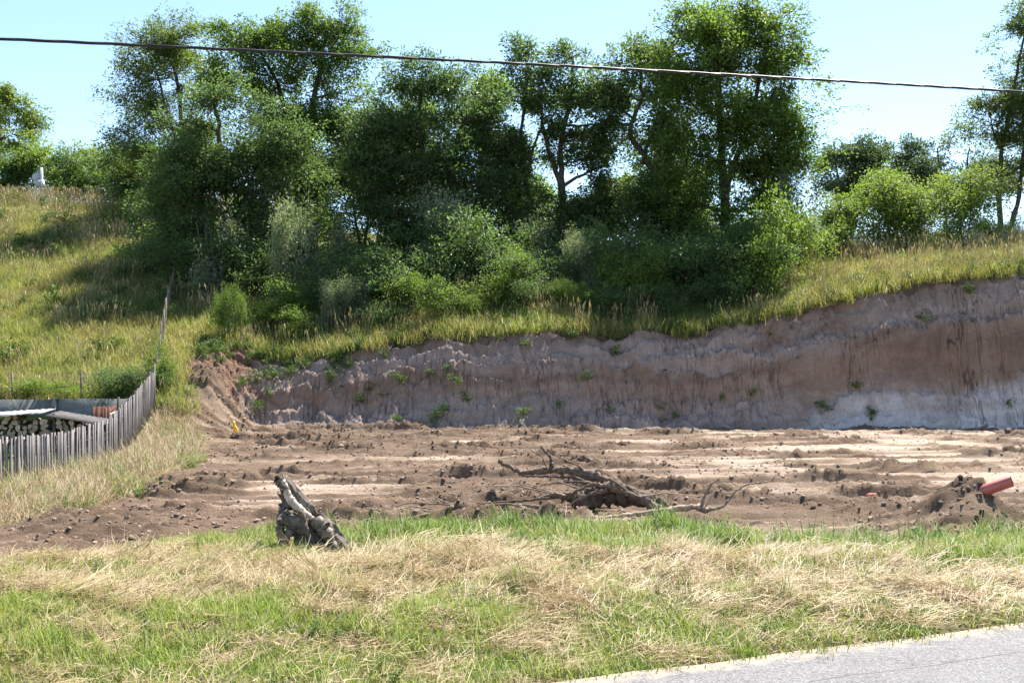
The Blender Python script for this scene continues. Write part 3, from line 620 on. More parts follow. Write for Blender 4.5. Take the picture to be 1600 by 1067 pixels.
tree('dark_oak_tree', 'dark tree with several bare stems and sky showing between them', 'tree', b,
     LB(Y, (820, 88, 30, 32), (890, 92, 45, 30), (850, 135, 65, 38), (915, 150, 45, 42), (795, 150, 48, 40), (775, 205, 52, 45), (850, 185, 55, 32), (915, 205, 42, 38), (935, 262, 24, 45), (790, 270, 35, 45), (870, 240, 42, 26, 0, 0.5), (850, 335, 80, 45), (910, 330, 40, 45), (940, 195, 38, 50), (945, 320, 35, 50), (800, 230, 45, 45)),
     [{'p': [b, at(882, 310, Y), at(873, 230, Y), at(895, 150, Y), at(895, 90, Y)], 'r': 0.16}, {'p': [b + [-0.06, 0.04, 0], at(835, 330, Y), at(822, 290, Y), at(812, 220, Y), at(822, 150, Y), at(822, 80, Y)], 'r': 0.12}, {'p': [at(880, 300, Y), at(850, 215, Y), at(845, 150, Y)], 'r': 0.12}, {'p': [at(822, 280, Y), at(835, 225, Y), at(850, 190, Y)], 'r': 0.08}], 54000, 0.14, M['leaf_dark'], 15, spray=0.75, hole=-0.1)
Y = 42.5
b = G(1135, Y)
tree('lime_tree', 'tallest broad tree with a sunlit yellow green crown above the bank', 'tree', b,
     LB(Y, (1110, 42, 65, 42), (1175, 20, 55, 28), (1205, 60, 55, 45), (1070, 105, 58, 48), (1150, 105, 75, 50), (1235, 120, 40, 48), (1105, 175, 80, 50), (1195, 185, 65, 50), (1240, 190, 28, 50), (1225, 250, 45, 42), (1075, 240, 55, 50), (1150, 250, 75, 52), (1090, 320, 65, 55), (1190, 325, 62, 55), (1130, 385, 85, 48), (1220, 385, 35, 45)),
     [{'p': [b, at(1132, 330, Y), at(1126, 230, Y), at(1122, 120, Y), at(1118, 45, Y)], 'r': 0.22}, {'p': [at(1130, 300, Y), at(1165, 210, Y), at(1190, 120, Y), at(1200, 60, Y)], 'r': 0.13}], 84000, 0.135, M['leaf_mid'], 16, spray=0.8)
Y = 44.5
b = G(1065, Y)
tree('leaning_tree', 'leaning tree with crooked bare trunk bent over the sky gap', 'tree', b,
     LB(Y, (1005, 85, 50, 26), (965, 105, 42, 24), (1030, 125, 45, 30), (985, 150, 38, 26), (945, 135, 30, 20), (1030, 190, 26, 30), (1015, 330, 45, 55), (1050, 300, 40, 50), (955, 160, 42, 34), (1005, 195, 36, 34), (1045, 235, 40, 50), (945, 190, 34, 30)),
     [{'p': [b, at(1050, 320, Y), at(1008, 245, Y), at(980, 205, Y), at(1003, 160, Y), at(1000, 100, Y)], 'r': 0.17}, {'p': [at(1005, 245, Y), at(1025, 190, Y), at(1040, 130, Y)], 'r': 0.08}], 36000, 0.135, M['leaf_dark'], 17, spray=0.7)
Y = 47
b = G(1568, Y)
tree('acacia_tree', 'tall thin stemmed tree with feathery tufts right of the young trees', 'tree', b,
     LB(Y, (1597, 50, 30, 42), (1625, 90, 50, 45), (1597, 125, 38, 34), (1545, 165, 42, 30), (1590, 190, 46, 40), (1640, 170, 55, 55), (1565, 215, 42, 30), (1530, 195, 25, 20), (1625, 250, 40, 40), (1585, 250, 30, 24)),
     [{'p': [b, at(1560, 300, Y), at(1566, 230, Y), at(1582, 150, Y), at(1600, 60, Y)], 'r': 0.13}, {'p': [at(1566, 240, Y), at(1550, 200, Y), at(1545, 165, Y)], 'r': 0.05}, {'p': [b + [0.05, 0, 0], at(1590, 320, Y), at(1597, 260, Y), at(1610, 170, Y), at(1620, 90, Y)], 'r': 0.12}, {'p': [at(1562, 285, Y), at(1585, 265, Y), at(1615, 250, Y)], 'r': 0.06}], 34000, 0.14, M['leaf_ash'], 18, spray=0.7, aspect=0.4)
# trees further back that close the gaps
FILL = []
def bush_lobes(px, py, rx, rz, Y, n, r):
    ls = []
    for i in range(n):
        a = r.uniform(-1, 1); bq = r.uniform(-0.8, 0.75) * math.sqrt(1 - 0.7 * a * a)
        ls.append((px + a * rx * 0.72, py - bq * rz * 0.75, rx * r.uniform(0.33, 0.5), rz * r.uniform(0.3, 0.45), r.normal() * rx * Y / F * 0.3))
    return LB(Y, *ls)
def simple_tree(name, label, px, py, rx, rz, Y, nleaf, leaf, mat, seed, group=None, nl=8, stems=1, r0=0.1, cat='tree', **kw):
    r = np.random.default_rng(seed); b = G(px, Y)
    trs = [{'p': [b + [0.04 * i, 0.02 * i, 0], at(px + (i - (stems - 1) / 2) * rx * 0.35, py + rz * 0.6, Y), at(px + (i - (stems - 1) / 2) * rx * 0.6 + r.normal() * 4, py - rz * 0.55, Y)], 'r': r0} for i in range(stems)]
    kw.setdefault('twigs', 0.0); kw['twigs'] = 0.0
    return tree(name, label, cat, b, bush_lobes(px, py, rx, rz, Y, nl, r), trs, nleaf, leaf, mat, seed, group, r0=r0, **kw)
g = 'trees on the crest beyond the young trees'
simple_tree('far_tree', 'loose greyish poplar on the crest beside the lime tree', 1325, 262, 70, 75, 62, 17000, 0.15, M['leaf_far'], 31, None, 9, 2, 0.12, hole=0.0)
simple_tree('far_tree', 'rounded grey green tree on the crest behind the young trees', 1395, 270, 65, 70, 63, 15000, 0.15, M['leaf_far'], 32, None, 8, 2)
simple_tree('far_tree', 'broad round tree on the crest left of the feathery acacia', 1490, 270, 90, 72, 62, 24000, 0.15, M['leaf_far'], 33, None, 10, 2)
simple_tree('far_tree', 'pale yellow green tree standing alone past the meadow top', -8, 190, 75, 72, 72, 18000, 0.17, M['leaf_light'], 34, None, 9, 1, 0.13)
simple_tree('far_tree', 'small pale tree seen through the sky gap below the leaning trunk', 965, 300, 30, 35, 58, 4500, 0.14, M['leaf_light'], 35, None, 6, 2, 0.06)
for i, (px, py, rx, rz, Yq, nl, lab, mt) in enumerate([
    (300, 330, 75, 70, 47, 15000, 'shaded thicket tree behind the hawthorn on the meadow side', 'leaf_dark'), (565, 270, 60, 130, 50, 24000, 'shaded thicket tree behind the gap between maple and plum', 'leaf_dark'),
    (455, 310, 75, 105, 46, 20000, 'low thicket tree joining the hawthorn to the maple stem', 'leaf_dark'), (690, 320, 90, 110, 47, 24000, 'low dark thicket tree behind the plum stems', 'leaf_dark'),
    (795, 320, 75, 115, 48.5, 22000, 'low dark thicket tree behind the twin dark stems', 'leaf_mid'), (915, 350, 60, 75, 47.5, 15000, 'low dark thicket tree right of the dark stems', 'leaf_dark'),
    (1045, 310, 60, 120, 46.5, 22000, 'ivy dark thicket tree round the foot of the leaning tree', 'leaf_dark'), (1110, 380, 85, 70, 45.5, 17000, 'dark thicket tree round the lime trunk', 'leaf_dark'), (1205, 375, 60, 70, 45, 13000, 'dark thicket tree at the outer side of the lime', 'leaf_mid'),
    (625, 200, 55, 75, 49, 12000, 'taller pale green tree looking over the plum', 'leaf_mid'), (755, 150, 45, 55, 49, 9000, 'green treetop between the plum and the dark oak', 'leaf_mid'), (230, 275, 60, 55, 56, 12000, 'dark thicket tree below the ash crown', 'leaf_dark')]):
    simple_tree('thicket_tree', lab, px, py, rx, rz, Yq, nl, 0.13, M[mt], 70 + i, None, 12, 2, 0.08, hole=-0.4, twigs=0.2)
# hedge at the meadow top
for i, (px, py, rx, rz, Yq, lab) in enumerate([(15, 272, 70, 55, 65, 'low dark hedge bush behind the white meter post'), (95, 262, 70, 60, 65, 'rounded hedge bush with sunlit top right of the white meter post'), (165, 268, 70, 62, 64, 'hedge bush between the rounded one and the ash tree'), (222, 275, 60, 70, 60, 'dark hedge bush under the ash tree')]):
    simple_tree('hedge_bush', lab, px, py, rx, rz, Yq, 16000, 0.15, M['leaf_dark'] if i != 1 else M['leaf_mid'], 40 + i, 'hedge along the meadow top', 13, 2, 0.07, 'bush', hole=-0.35)
# young light green trees on the brink
simple_tree('young_tree', 'young light green tree with a single stem beside the lime tree', 1322, 332, 48, 50, 42.5, 10500, 0.10, M['leaf_light'], 51, None, 8, 1, 0.05, hole=-0.2)
simple_tree('young_tree', 'largest young light green tree with several stems on the brink', 1416, 322, 48, 76, 42, 18000, 0.10, M['leaf_light'], 52, None, 12, 3, 0.04, hole=-0.15)
simple_tree('young_tree', 'pointed young light green tree nearest the acacia', 1508, 320, 40, 74, 42, 14000, 0.10, M['leaf_light'], 53, None, 11, 2, 0.04, hole=-0.15)
simple_tree('young_tree', 'dark young tree half hidden behind the light green ones', 1365, 290, 32, 36, 45, 5000, 0.11, M['leaf_mid'], 54, None, 6, 1, 0.05)

# understorey shrubs: prototypes then copies
def shrub_proto(mat, seed, nleaf, leaf, upright=False, **kw):
    r = np.random.default_rng(seed); lobes = []
    for i in range(9):
        if upright: c = [r.normal() * 0.2, r.normal() * 0.2, r.uniform(0.2, 0.8)]; rd = [0.2, 0.2, 0.22]
        else: c = [r.normal() * 0.26, r.normal() * 0.26, r.uniform(0.22, 0.72)]; rd = [0.27, 0.27, 0.22]
        lobes.append((np.array(c), np.array(rd), 1))
    V, T, lv, s0, q, k = crown(lobes, nleaf, leaf, r, seed=seed, **kw)
    mb = MB()
    for i, l in enumerate(lobes):
        mb.tube(curved(np.array([r.normal() * .04, r.normal() * .04, -0.06]), l[0], 5, 0.08, r), np.linspace(0.016, 0.006, 5), 5, False)
    for s in r.choice(len(q), min(60, len(q)), replace=False): mb.tube(curved(lobes[k[s]][0], q[s], 4, 0.08, r), np.linspace(0.005, 0.0015, 4), 3, False)
    return mesh_np('crown', V, T, mat, False, {'lv': lv}), mb.mesh('stems', M['bark'], True)
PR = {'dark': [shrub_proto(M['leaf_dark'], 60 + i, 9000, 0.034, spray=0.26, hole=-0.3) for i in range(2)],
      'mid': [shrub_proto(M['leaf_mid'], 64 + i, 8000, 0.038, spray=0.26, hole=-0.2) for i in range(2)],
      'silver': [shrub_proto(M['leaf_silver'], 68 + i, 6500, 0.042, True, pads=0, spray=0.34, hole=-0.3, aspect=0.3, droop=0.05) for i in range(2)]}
def shrub(kind, v, px, Y, hpx, wpx, label, name='shrub', group='shrubs under the trees on the slope', rz=None):
    b = G(px, Y); s = Y / F
    root = empty(name, b); tag(root, label, 'shrub', group)
    cm, tm = PR[kind][v]
    root.scale = (wpx * s / 1.15, wpx * s / 1.15, hpx * s / 0.98); root.rotation_euler = (0, 0, R.uniform(0, 6.28) if rz is None else rz)
    link('crown', cm, root); link('stems', tm, root); return root
SL = {'dark': 'dark green shrub filling the shade under the trees', 'mid': 'mid green leafy shrub in front of the shaded undergrowth', 'silver': 'pale silvery upright shrub in the undergrowth'}
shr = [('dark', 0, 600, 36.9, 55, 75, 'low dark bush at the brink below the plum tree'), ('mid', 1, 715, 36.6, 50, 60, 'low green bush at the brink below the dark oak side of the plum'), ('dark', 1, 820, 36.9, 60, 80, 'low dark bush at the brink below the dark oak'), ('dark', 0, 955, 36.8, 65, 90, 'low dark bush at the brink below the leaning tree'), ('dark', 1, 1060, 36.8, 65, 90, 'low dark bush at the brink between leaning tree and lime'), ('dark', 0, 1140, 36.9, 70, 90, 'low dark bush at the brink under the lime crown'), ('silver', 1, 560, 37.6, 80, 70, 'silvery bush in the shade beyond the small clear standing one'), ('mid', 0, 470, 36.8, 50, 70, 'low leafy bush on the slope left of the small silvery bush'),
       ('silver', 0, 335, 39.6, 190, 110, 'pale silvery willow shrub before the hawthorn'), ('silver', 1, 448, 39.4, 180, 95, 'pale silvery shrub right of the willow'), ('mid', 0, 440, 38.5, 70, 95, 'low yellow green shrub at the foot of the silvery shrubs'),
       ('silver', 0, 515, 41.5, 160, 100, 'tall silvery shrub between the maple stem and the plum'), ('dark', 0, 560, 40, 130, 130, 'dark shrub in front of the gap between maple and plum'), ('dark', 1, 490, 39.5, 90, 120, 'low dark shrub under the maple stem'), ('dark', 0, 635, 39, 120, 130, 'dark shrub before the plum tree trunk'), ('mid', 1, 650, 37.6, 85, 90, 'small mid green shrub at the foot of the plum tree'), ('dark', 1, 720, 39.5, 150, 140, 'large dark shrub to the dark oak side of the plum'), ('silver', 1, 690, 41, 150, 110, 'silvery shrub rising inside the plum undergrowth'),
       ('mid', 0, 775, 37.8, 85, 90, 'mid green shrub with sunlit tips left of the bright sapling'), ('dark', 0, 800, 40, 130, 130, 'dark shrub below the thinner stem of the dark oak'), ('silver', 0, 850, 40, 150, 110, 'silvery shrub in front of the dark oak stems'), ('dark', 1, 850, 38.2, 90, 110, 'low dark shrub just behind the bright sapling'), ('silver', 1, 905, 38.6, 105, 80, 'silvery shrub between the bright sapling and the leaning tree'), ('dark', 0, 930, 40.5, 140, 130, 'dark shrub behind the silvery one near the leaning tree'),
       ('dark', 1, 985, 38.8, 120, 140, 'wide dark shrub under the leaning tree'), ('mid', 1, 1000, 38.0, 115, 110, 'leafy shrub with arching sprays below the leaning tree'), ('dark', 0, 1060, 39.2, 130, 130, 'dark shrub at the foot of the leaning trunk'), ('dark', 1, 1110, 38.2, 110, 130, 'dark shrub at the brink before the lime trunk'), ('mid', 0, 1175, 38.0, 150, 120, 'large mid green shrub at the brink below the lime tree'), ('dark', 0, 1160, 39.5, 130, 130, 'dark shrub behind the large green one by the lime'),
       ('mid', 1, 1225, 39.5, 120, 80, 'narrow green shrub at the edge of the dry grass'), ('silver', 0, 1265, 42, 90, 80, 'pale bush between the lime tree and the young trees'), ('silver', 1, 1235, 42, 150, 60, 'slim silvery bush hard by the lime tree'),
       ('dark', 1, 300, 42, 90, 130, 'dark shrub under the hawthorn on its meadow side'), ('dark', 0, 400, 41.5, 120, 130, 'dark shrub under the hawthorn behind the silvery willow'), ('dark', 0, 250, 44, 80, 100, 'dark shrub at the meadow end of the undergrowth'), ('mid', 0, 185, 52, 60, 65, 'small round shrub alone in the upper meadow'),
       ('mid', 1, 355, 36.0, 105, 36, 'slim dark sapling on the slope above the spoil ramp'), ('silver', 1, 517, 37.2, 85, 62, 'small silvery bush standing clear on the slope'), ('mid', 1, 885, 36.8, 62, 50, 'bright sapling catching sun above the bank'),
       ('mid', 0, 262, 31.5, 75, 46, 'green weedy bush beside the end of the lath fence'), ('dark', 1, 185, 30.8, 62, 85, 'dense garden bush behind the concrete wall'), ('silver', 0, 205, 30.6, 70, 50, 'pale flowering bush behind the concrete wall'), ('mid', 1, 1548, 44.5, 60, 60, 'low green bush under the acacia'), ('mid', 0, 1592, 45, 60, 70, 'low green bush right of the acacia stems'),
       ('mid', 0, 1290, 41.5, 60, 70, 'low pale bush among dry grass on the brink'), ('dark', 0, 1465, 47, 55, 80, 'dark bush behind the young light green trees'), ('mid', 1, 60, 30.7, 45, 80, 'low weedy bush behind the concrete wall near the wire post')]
for kind, v, px, Yq, hp, wp, lab in shr:
    shrub(kind, v, px, Yq, hp * 1.12, wp * 1.08, lab)

# ------------------------------------------------------------------ grasses (stuff)
GT = [blades(26, 0.07, 0.19, 0.006, 0.13, 0.35, 0.9, M['grass_verge'], 3, 100 + i) for i in range(5)]
GS = [blades(34, 0.03, 0.08, 0.005, 0.15, 0.4, 0.7, M['grass_verge'], 2, 110 + i) for i in range(4)]
TT = [blades(30, 0.22, 0.48, 0.013, 0.13, 0.4, 1.3, M['grass_tall'], 4, 120 + i) for i in range(4)]
ST = [blades(60, 0.07, 0.26, 0.0042, 0.2, 0.12, 0.25, M['straw'], 3, 130 + i, lie=True, align=1.1) for i in range(6)]
SL_ = [blades(40, 0.06, 0.2, 0.004, 0.2, 0.25, 0.3, M['straw'], 2, 136 + i, lie=True) for i in range(4)]
SU = [blades(34, 0.2, 0.5, 0.0065, 0.16, 0.6, 1.3, M['straw'], 4, 140 + i) for i in range(4)]
MT = [blades(34, 0.25, 0.6, 0.018, 0.34, 0.3, 0.8, M['meadow'], 3, 150 + i) for i in range(5)]
MS = [stalks(16, 0.45, 0.85, 0.010, 0.4, M['stalk'], 160 + i, 0.14) for i in range(5)]
def straw_mask(x, y):
    d = y - 7.6 - 0.1 * x
    return np.clip(sm(-0.6, 1.0, y - (8.0 + 0.25 * np.sin(x * 1.3)) + 0.9 * fbm(x * 0.8, y * 0.9, 3, 201)) * sm(0.3, -0.9, y - I(x, [-6, -3.5, -2, 3, 4, 7], [8.6, 11.0, 11.3, 10.7, 10.0, 9.8]) + 0.9 * fbm(x * 0.9, y * 0.9, 3, 203)), 0, 1) * I(x, [1.5, 4.5], [0.9, 0.45])
onv = lambda x, y: (roadd(x, y) > 0.02 + 0.08 * noise(x * 4, y * 4, 3)) & (y < Yb(x) - 0.02)
hum = lambda x, y: fbm(x * 1.6, y * 1.6, 3, 205)
x, y = pts(70000, -8.5, 8.5, 5.6, 15, lambda x, y: onv(x, y) * (0.34 + 0.66 * (1 - straw_mask(x, y))) * (0.12 + 0.88 * sm(-0.22, 0.22, hum(x, y))))
near = sm(2.6, 0.6, roadd(x, y) + 1.2 * hum(x * 0.6, y * 0.6)); k = R.uniform(0, 1, len(x)) > near * 0.9
do_scatter('verge_grass', x[k], y[k], GT, 0.45, 1.2, 'fresh green grass growing through the straw on the verge', 'grass')
do_scatter('short_grass', x[~k], y[~k], GS, 0.6, 1.5, 'short trodden grass along the asphalt edge', 'grass')
x, y = pts(24000, -8.5, 8.5, 5.8, 15, lambda x, y: onv(x, y) * (((x + 2.1) / 0.75) ** 2 + ((y - 10.95) / 0.75) ** 2 > 1) * (roadd(x, y) > 0.12) * np.clip(straw_mask(x, y) * (0.08 + 0.92 * sm(-0.18, 0.15, fbm(x * 1.3, y * 1.8, 4, 208, 0.65))), 0, 1))
do_scatter('straw', x, y, ST, 0.4, 1.4, 'pale mown straw lying matted on the verge', 'straw', 0.22, 3.0 * fbm(x * 0.7, y * 0.7, 3, 207) + R.normal(0, 1.1, len(x)) + np.where(R.uniform(0, 1, len(x)) < 0.5, np.pi, 0), 0.012)
x, y = pts(11000, -8.5, 8.5, 5.8, 15, lambda x, y: onv(x, y) * (0.25 + 0.65 * sm(0.1, -0.2, hum(x, y))))
do_scatter('hay_bits', x, y, SL_, 0.5, 1.2, 'short broken hay scattered through the grass', 'straw', 0.25)
x, y = pts(9000, -6, 8.5, 11, 15, lambda x, y: onv(x, y) * sm(-2.7, -1.2, y - Yb(x) + 0.8 * fbm(x, y, 3, 209)) * sm(-3.3, -1.0, x) * 0.8 * sm(-0.02, 0.22, fbm(x * 1.3, y * 1.6, 3, 210) + 0.04))
do_scatter('tall_grass', x, y, TT, 0.3, 0.95, 'lush tall green grass along the front of the dead branches', 'grass')
x, y = pts(420, -6.5, 7, 8, 14.4, lambda x, y: onv(x, y) * 0.55)
do_scatter('grass_clumps', x, y, TT, 0.35, 0.75, 'single green clumps standing out of the straw', 'grass')
x, y = pts(3600, -11, -5, 13, 31, lambda x, y: (x > XF(y) + 0.1) & (x < XL(y) + 0.05))
do_scatter('fence_straw', x, y, SU, 0.6, 1.3, 'tall blond dry grass leaning along the lath fence', 'dry grass', 0.3)
x, y = pts(900, -11, -5, 14.5, 31, lambda x, y: (x > XF(y) + 0.4) & (x < XL(y) + 0.3) & (fbm(x * 0.8, y * 0.8, 3, 212) > 0.0))
do_scatter('fence_grass', x, y, TT, 0.6, 1.2, 'green tufts in the dry grass strip beside the fence', 'grass')
shade_ok = lambda x, y: np.ones_like(x)
hillm = lambda x, y: ((y > 30.3) & (x < XL(y))) | (y > yfoot(x) + runf(x) - 0.05)
x, y = pts(70000, -34, 24, 30, 64, lambda x, y: hillm(x, y) * ((np.abs(x) < 0.52 * y + 2)) * sm(62, 40, y) * np.where((y > 41) & (x > -11) & (x < 9), 0.1, 1) * 0.9)
do_scatter('meadow_grass', x, y, MT, 0.55, 1.15, 'green meadow grass covering the slope', 'grass')
x, y = pts(12000, -34, 24, 30.5, 64, lambda x, y: hillm(x, y) * ((np.abs(x) < 0.52 * y + 2)) * (0.25 + 0.75 * sm(-0.1, 0.25, fbm(x * 0.22, y * 0.22, 3, 215))) * np.where((y > 39) & (x > -10) & (x < 9), 0.0, 1) * I(y, [34, 60], [0.5, 0.8]) * np.where(x > 7, 2.2, 1))
do_scatter('seed_stalks', x, y, MS, 0.6, 1.15, 'dry seed stalks standing in the meadow grass', 'dry grass')
# weeds on the earth face and at its brink
WD = []
for i in range(4):
    r = np.random.default_rng(170 + i); lob = [(np.array([r.normal() * .1, r.normal() * .1, r.uniform(.1, .42)]), np.array([.13, .13, .14]), 1) for _ in range(5)]
    V, T, lv, *_ = crown(lob, 240, 0.07, r, spray=0.2, per=8, seed=170 + i, hole=-1, pads=0); WD.append(mesh_np('weed', V, T, M['weed'], False, {'lv': lv}))
x, y = pts(4200, -10.4, 17, 32.8, 38.5, lambda x, y: np.where((y < yfoot(x) + runf(x) - 0.1), 0.06 * sm(-0.05, 0.3, fbm(x * 0.7, y * 0.7, 2, 221)) + 0.30 * sm(-2.5, -6.5, x) * sm(33.6, 34.6, y - 0.1 * (x + 6)) + 0.02, 0.25 * sm(40, 36.5, y)) * (y > yfoot(x) + 0.1))
do_scatter('bank_weeds', x, y, WD, 0.3, 0.95, 'small leafy weeds sprouting on the earth bank and its brink', 'weeds')
x, y = pts(2600, -7.5, 8, 6, 14.4, lambda x, y: onv(x, y) * (roadd(x, y) > 0.2) * sm(0.0, 0.3, fbm(x * 0.8, y * 0.8, 3, 225)))
do_scatter('verge_weeds', x, y, WD, 0.1, 0.26, 'low broad leaved weeds in the verge grass', 'weeds')
x, y = pts(1500, -30, -9.5, 30.2, 60, lambda x, y: (x < -10) * (fbm(x * 0.35, y * 0.35, 2, 223) > 0.1) * np.where(y < 34, 1.0, 0.6))
do_scatter('meadow_weeds', x, y, WD, 0.7, 1.7, 'broad leaved weeds in patches over the meadow', 'weeds')
x, y = pts(160, -15, -9.6, 22, 29.8, lambda x, y: (x < XF(y) - 0.4))
do_scatter('yard_grass', x, y, TT, 0.6, 1.0, 'green grass growing in the wood yard', 'grass')

# ------------------------------------------------------------------ clods
def clod_mesh(seed, sub=2):
    bm = bmesh.new(); bmesh.ops.create_icosphere(bm, subdivisions=sub, radius=0.5)
    V = np.array([v.co[:] for v in bm.verts]); r = np.random.default_rng(seed); s = r.uniform(0.75, 1.25, 3); s[2] *= 0.58
    d = 1 + 0.45 * noise3(V * 2.4 + seed, seed) + 0.22 * noise3(V * 6 + seed, seed + 1)
    V = V * s * d[:, None]
    for v, c in zip(bm.verts, V): v.co = c
    me = bpy.data.meshes.new('clod'); bm.to_mesh(me); bm.free(); me.materials.append(M['clod']); return me
CL = [clod_mesh(300 + i, 1 + (i % 2)) for i in range(7)]
def rough(x, y): 
    return soilmask(x, y) * (0.05 + 0.9 * np.exp(-np.maximum(0, y - Yb(x)) / 1.1) + 0.5 * np.exp(-np.maximum(0, yfoot(x) - y) / 0.6) + (0.55 * ridge(x, y) + 0.55 * tracks(x, y)[1]) * (1 - 0.9 * tracks(x, y)[0]) * np.where(x > 6, 0.5, 1) + 0.7 * np.exp(-((x + 9.0) / 1.1) ** 2 - ((y - 32.9) / 1.6) ** 2) + 0.8 * np.exp(-(((x - MX) / 0.9) ** 2 + ((y - MY) / 0.8) ** 2)))
x, y = pts(150000, -10, 18, 8, 34.2, lambda x, y: rough(x, y) * ((y < yfoot(x)) | (x < -7.8)))
n = len(x); sz = 0.018 + 0.065 * R.uniform(0, 1, n) ** 4
scatter('soil_crumbs', np.stack([x, y, H(x, y) - sz * 0.08], -1), np.stack([R.normal(0, 0.3, n), R.normal(0, 0.3, n), R.uniform(0, 6.28, n)], -1), sz, R.integers(0, 7, n), CL, 'small crumbs of soil strewn over the plot', 'soil')
CB = [clod_mesh(320 + i, 2) for i in range(6)]
x, y = pts(2600, -10, 16, 9, 33.2, lambda x, y: rough(x, y) * 0.55)
x = x[:110]; y = y[:110]; z = H(x, y)
for i in range(len(x)):
    s = 0.055 + 0.10 * R.uniform() ** 3 + 0.0015 * y[i]
    o = bpy.data.objects.new('clod', CB[i % 6]); COL.objects.link(o); o.parent = plot
    o.location = (x[i], y[i], z[i] - s * 0.08); o.rotation_euler = (R.normal(0, 0.3), R.normal(0, 0.3), R.uniform(0, 6.28)); o.scale = (s, s, s)

# ------------------------------------------------------------------ lath fence
fy = np.array([p[1] for p in FENCE]); fx = np.array([p[0] for p in FENCE])
seg = np.concatenate([[0], np.cumsum(np.hypot(np.diff(fx), np.diff(fy)))])
ztopf = np.array([0.68, 0.71, 0.74, 0.915, 1.36, 2.05]); hf = np.array([1.28, 1.26, 1.22, 1.2, 1.18, 1.1])
froot = empty('lath_fence', (fx[1], fy[1], Hs(fx[1], fy[1]))); tag(froot, 'weathered grey lath fence climbing from the plot to the slope', 'fence')
FO = np.array(froot.location)
def lath(seed):
    r = np.random.default_rng(seed); mb = MB(); w_ = 0.028; t_ = 0.009
    zs = [0, 0.5, 1.0]; b_ = r.normal(0, 0.004, 3); V = []
    for z_, q in zip(zs, b_): V += [[-w_ + q, -t_, z_], [w_ + q, -t_, z_], [w_ + q, t_, z_], [-w_ + q, t_, z_]]
    V[8][2] += r.uniform(-.01, .01); V[9][2] += r.uniform(-.01, .01)
    Fq = [[0, 3, 2, 1], [8, 9, 10, 11]] + [[i * 4 + j, i * 4 + (j + 1) % 4, i * 4 + 4 + (j + 1) % 4, i * 4 + 4 + j] for i in range(2) for j in range(4)]
    mb.add(V, Fq); return mb.mesh('lath', M['fence_wood'])
LM = [lath(400 + i) for i in range(5)]
s = 0.05; n_l = 0
while s < seg[-1]:
    X_ = I(s, seg, fx); Y_ = I(s, seg, fy); zt = I(s, seg, ztopf); hh = I(s, seg, hf); j = min(np.searchsorted(seg, s), len(seg) - 1); a_ = math.atan2(fy[j] - fy[j - 1], fx[j] - fx[j - 1])
    o = link('lath', LM[n_l % 5], froot); top = zt + R.normal(0, 0.014)
    o.location = np.array([X_, Y_, top - hh]) - FO; o.scale = (R.uniform(0.75, 1.12), 1, hh); o.rotation_euler = (R.normal(0, 0.014), R.normal(0, 0.016), a_)
    s += 0.078 + R.uniform(-0.006, 0.008); n_l += 1
for dz in (0.22, 0.88):
    P = [np.array([I(t, seg, fx), I(t, seg, fy), I(t, seg, ztopf) - I(t, seg, hf) + dz]) - FO for t in np.linspace(0, seg[-1], 24)]
    P = [p + np.array([-0.045, 0.02, 0]) for p in P]
    mb = MB(); mb.tube(P, 0.026, 4); link('rail', mb.mesh('rail', M['dark_wood']), froot)
for t in np.linspace(0.05, seg[-1] - 0.02, 6):
    X_, Y_, zt, hh = I(t, seg, fx), I(t, seg, fy), I(t, seg, ztopf), I(t, seg, hf)
    last = t > seg[-1] - 0.1
    mb = MB(); p = np.array([X_ - (0.0 if last else 0.1), Y_ + (0.08 if last else 0.03), 0]) - FO
    mb.tube([[p[0], p[1], min(zt - hh, Hs(X_, Y_)) - 0.3 - FO[2]], [p[0], p[1], zt + (0.06 if last else -0.06) - FO[2]]], 0.04, 8); link('post', mb.mesh('post', M['concrete'] if last else M['dark_wood'], True), froot)

# ------------------------------------------------------------------ wood yard behind the fence
wr = empty('concrete_wall', (-13, 30, 0.3)); tag(wr, 'low grey concrete panel wall behind the wood yard', 'wall')
for i in range(4):
    mb = MB(); x0 = -20.3 + i * 2.6; mb.box((x0 + 0.02 + 13, 0, -0.35), (x0 + 2.56 + 13, 0.1, 0.98 + 0.02 * (i % 2))); link('panel', mb.mesh('panel', M['concrete']), wr)
for i in range(4):
    mb = MB(); x0 = -20.3 + i * 2.6; mb.box((x0 - 0.07 + 13, -0.06, -0.4), (x0 + 0.07 + 13, 0.12, 1.03)); link('post', mb.mesh('post', M['concrete']), wr)
# firewood
wx0, wx1, wy = -13.6, -9.85, 27.2; wz = Hs(-12, 27.2)
wp = empty('firewood_stack', (-11.7, wy, wz)); tag(wp, 'stack of split firewood with pale cut ends behind the fence', 'firewood')
def log_mesh(seed):
    r = np.random.default_rng(seed); k = 7; an = np.sort(r.uniform(0, 2 * np.pi, k)) if seed % 2 else np.arange(k) / k * 2 * np.pi
    rr = 0.075 * r.uniform(0.75, 1.2, k); ring = np.stack([np.cos(an) * rr, np.sin(an) * rr], -1)
    bm = bmesh.new(); a_ = [bm.verts.new((p[0], -0.25, p[1])) for p in ring]; b_ = [bm.verts.new((p[0], 0.25, p[1])) for p in ring]
    f = bm.faces.new(a_); f.material_index = 1; f = bm.faces.new(b_[::-1]); f.material_index = 1
    for i in range(k): bm.faces.new((a_[i], b_[i], b_[(i + 1) % k], a_[(i + 1) % k]))
    bmesh.ops.recalc_face_normals(bm, faces=bm.faces); me = bpy.data.meshes.new('log'); bm.to_mesh(me); bm.free(); me.materials.append(M['log_bark']); me.materials.append(M['log_cut']); return me
LG = [log_mesh(500 + i) for i in range(6)]; nlog = 0
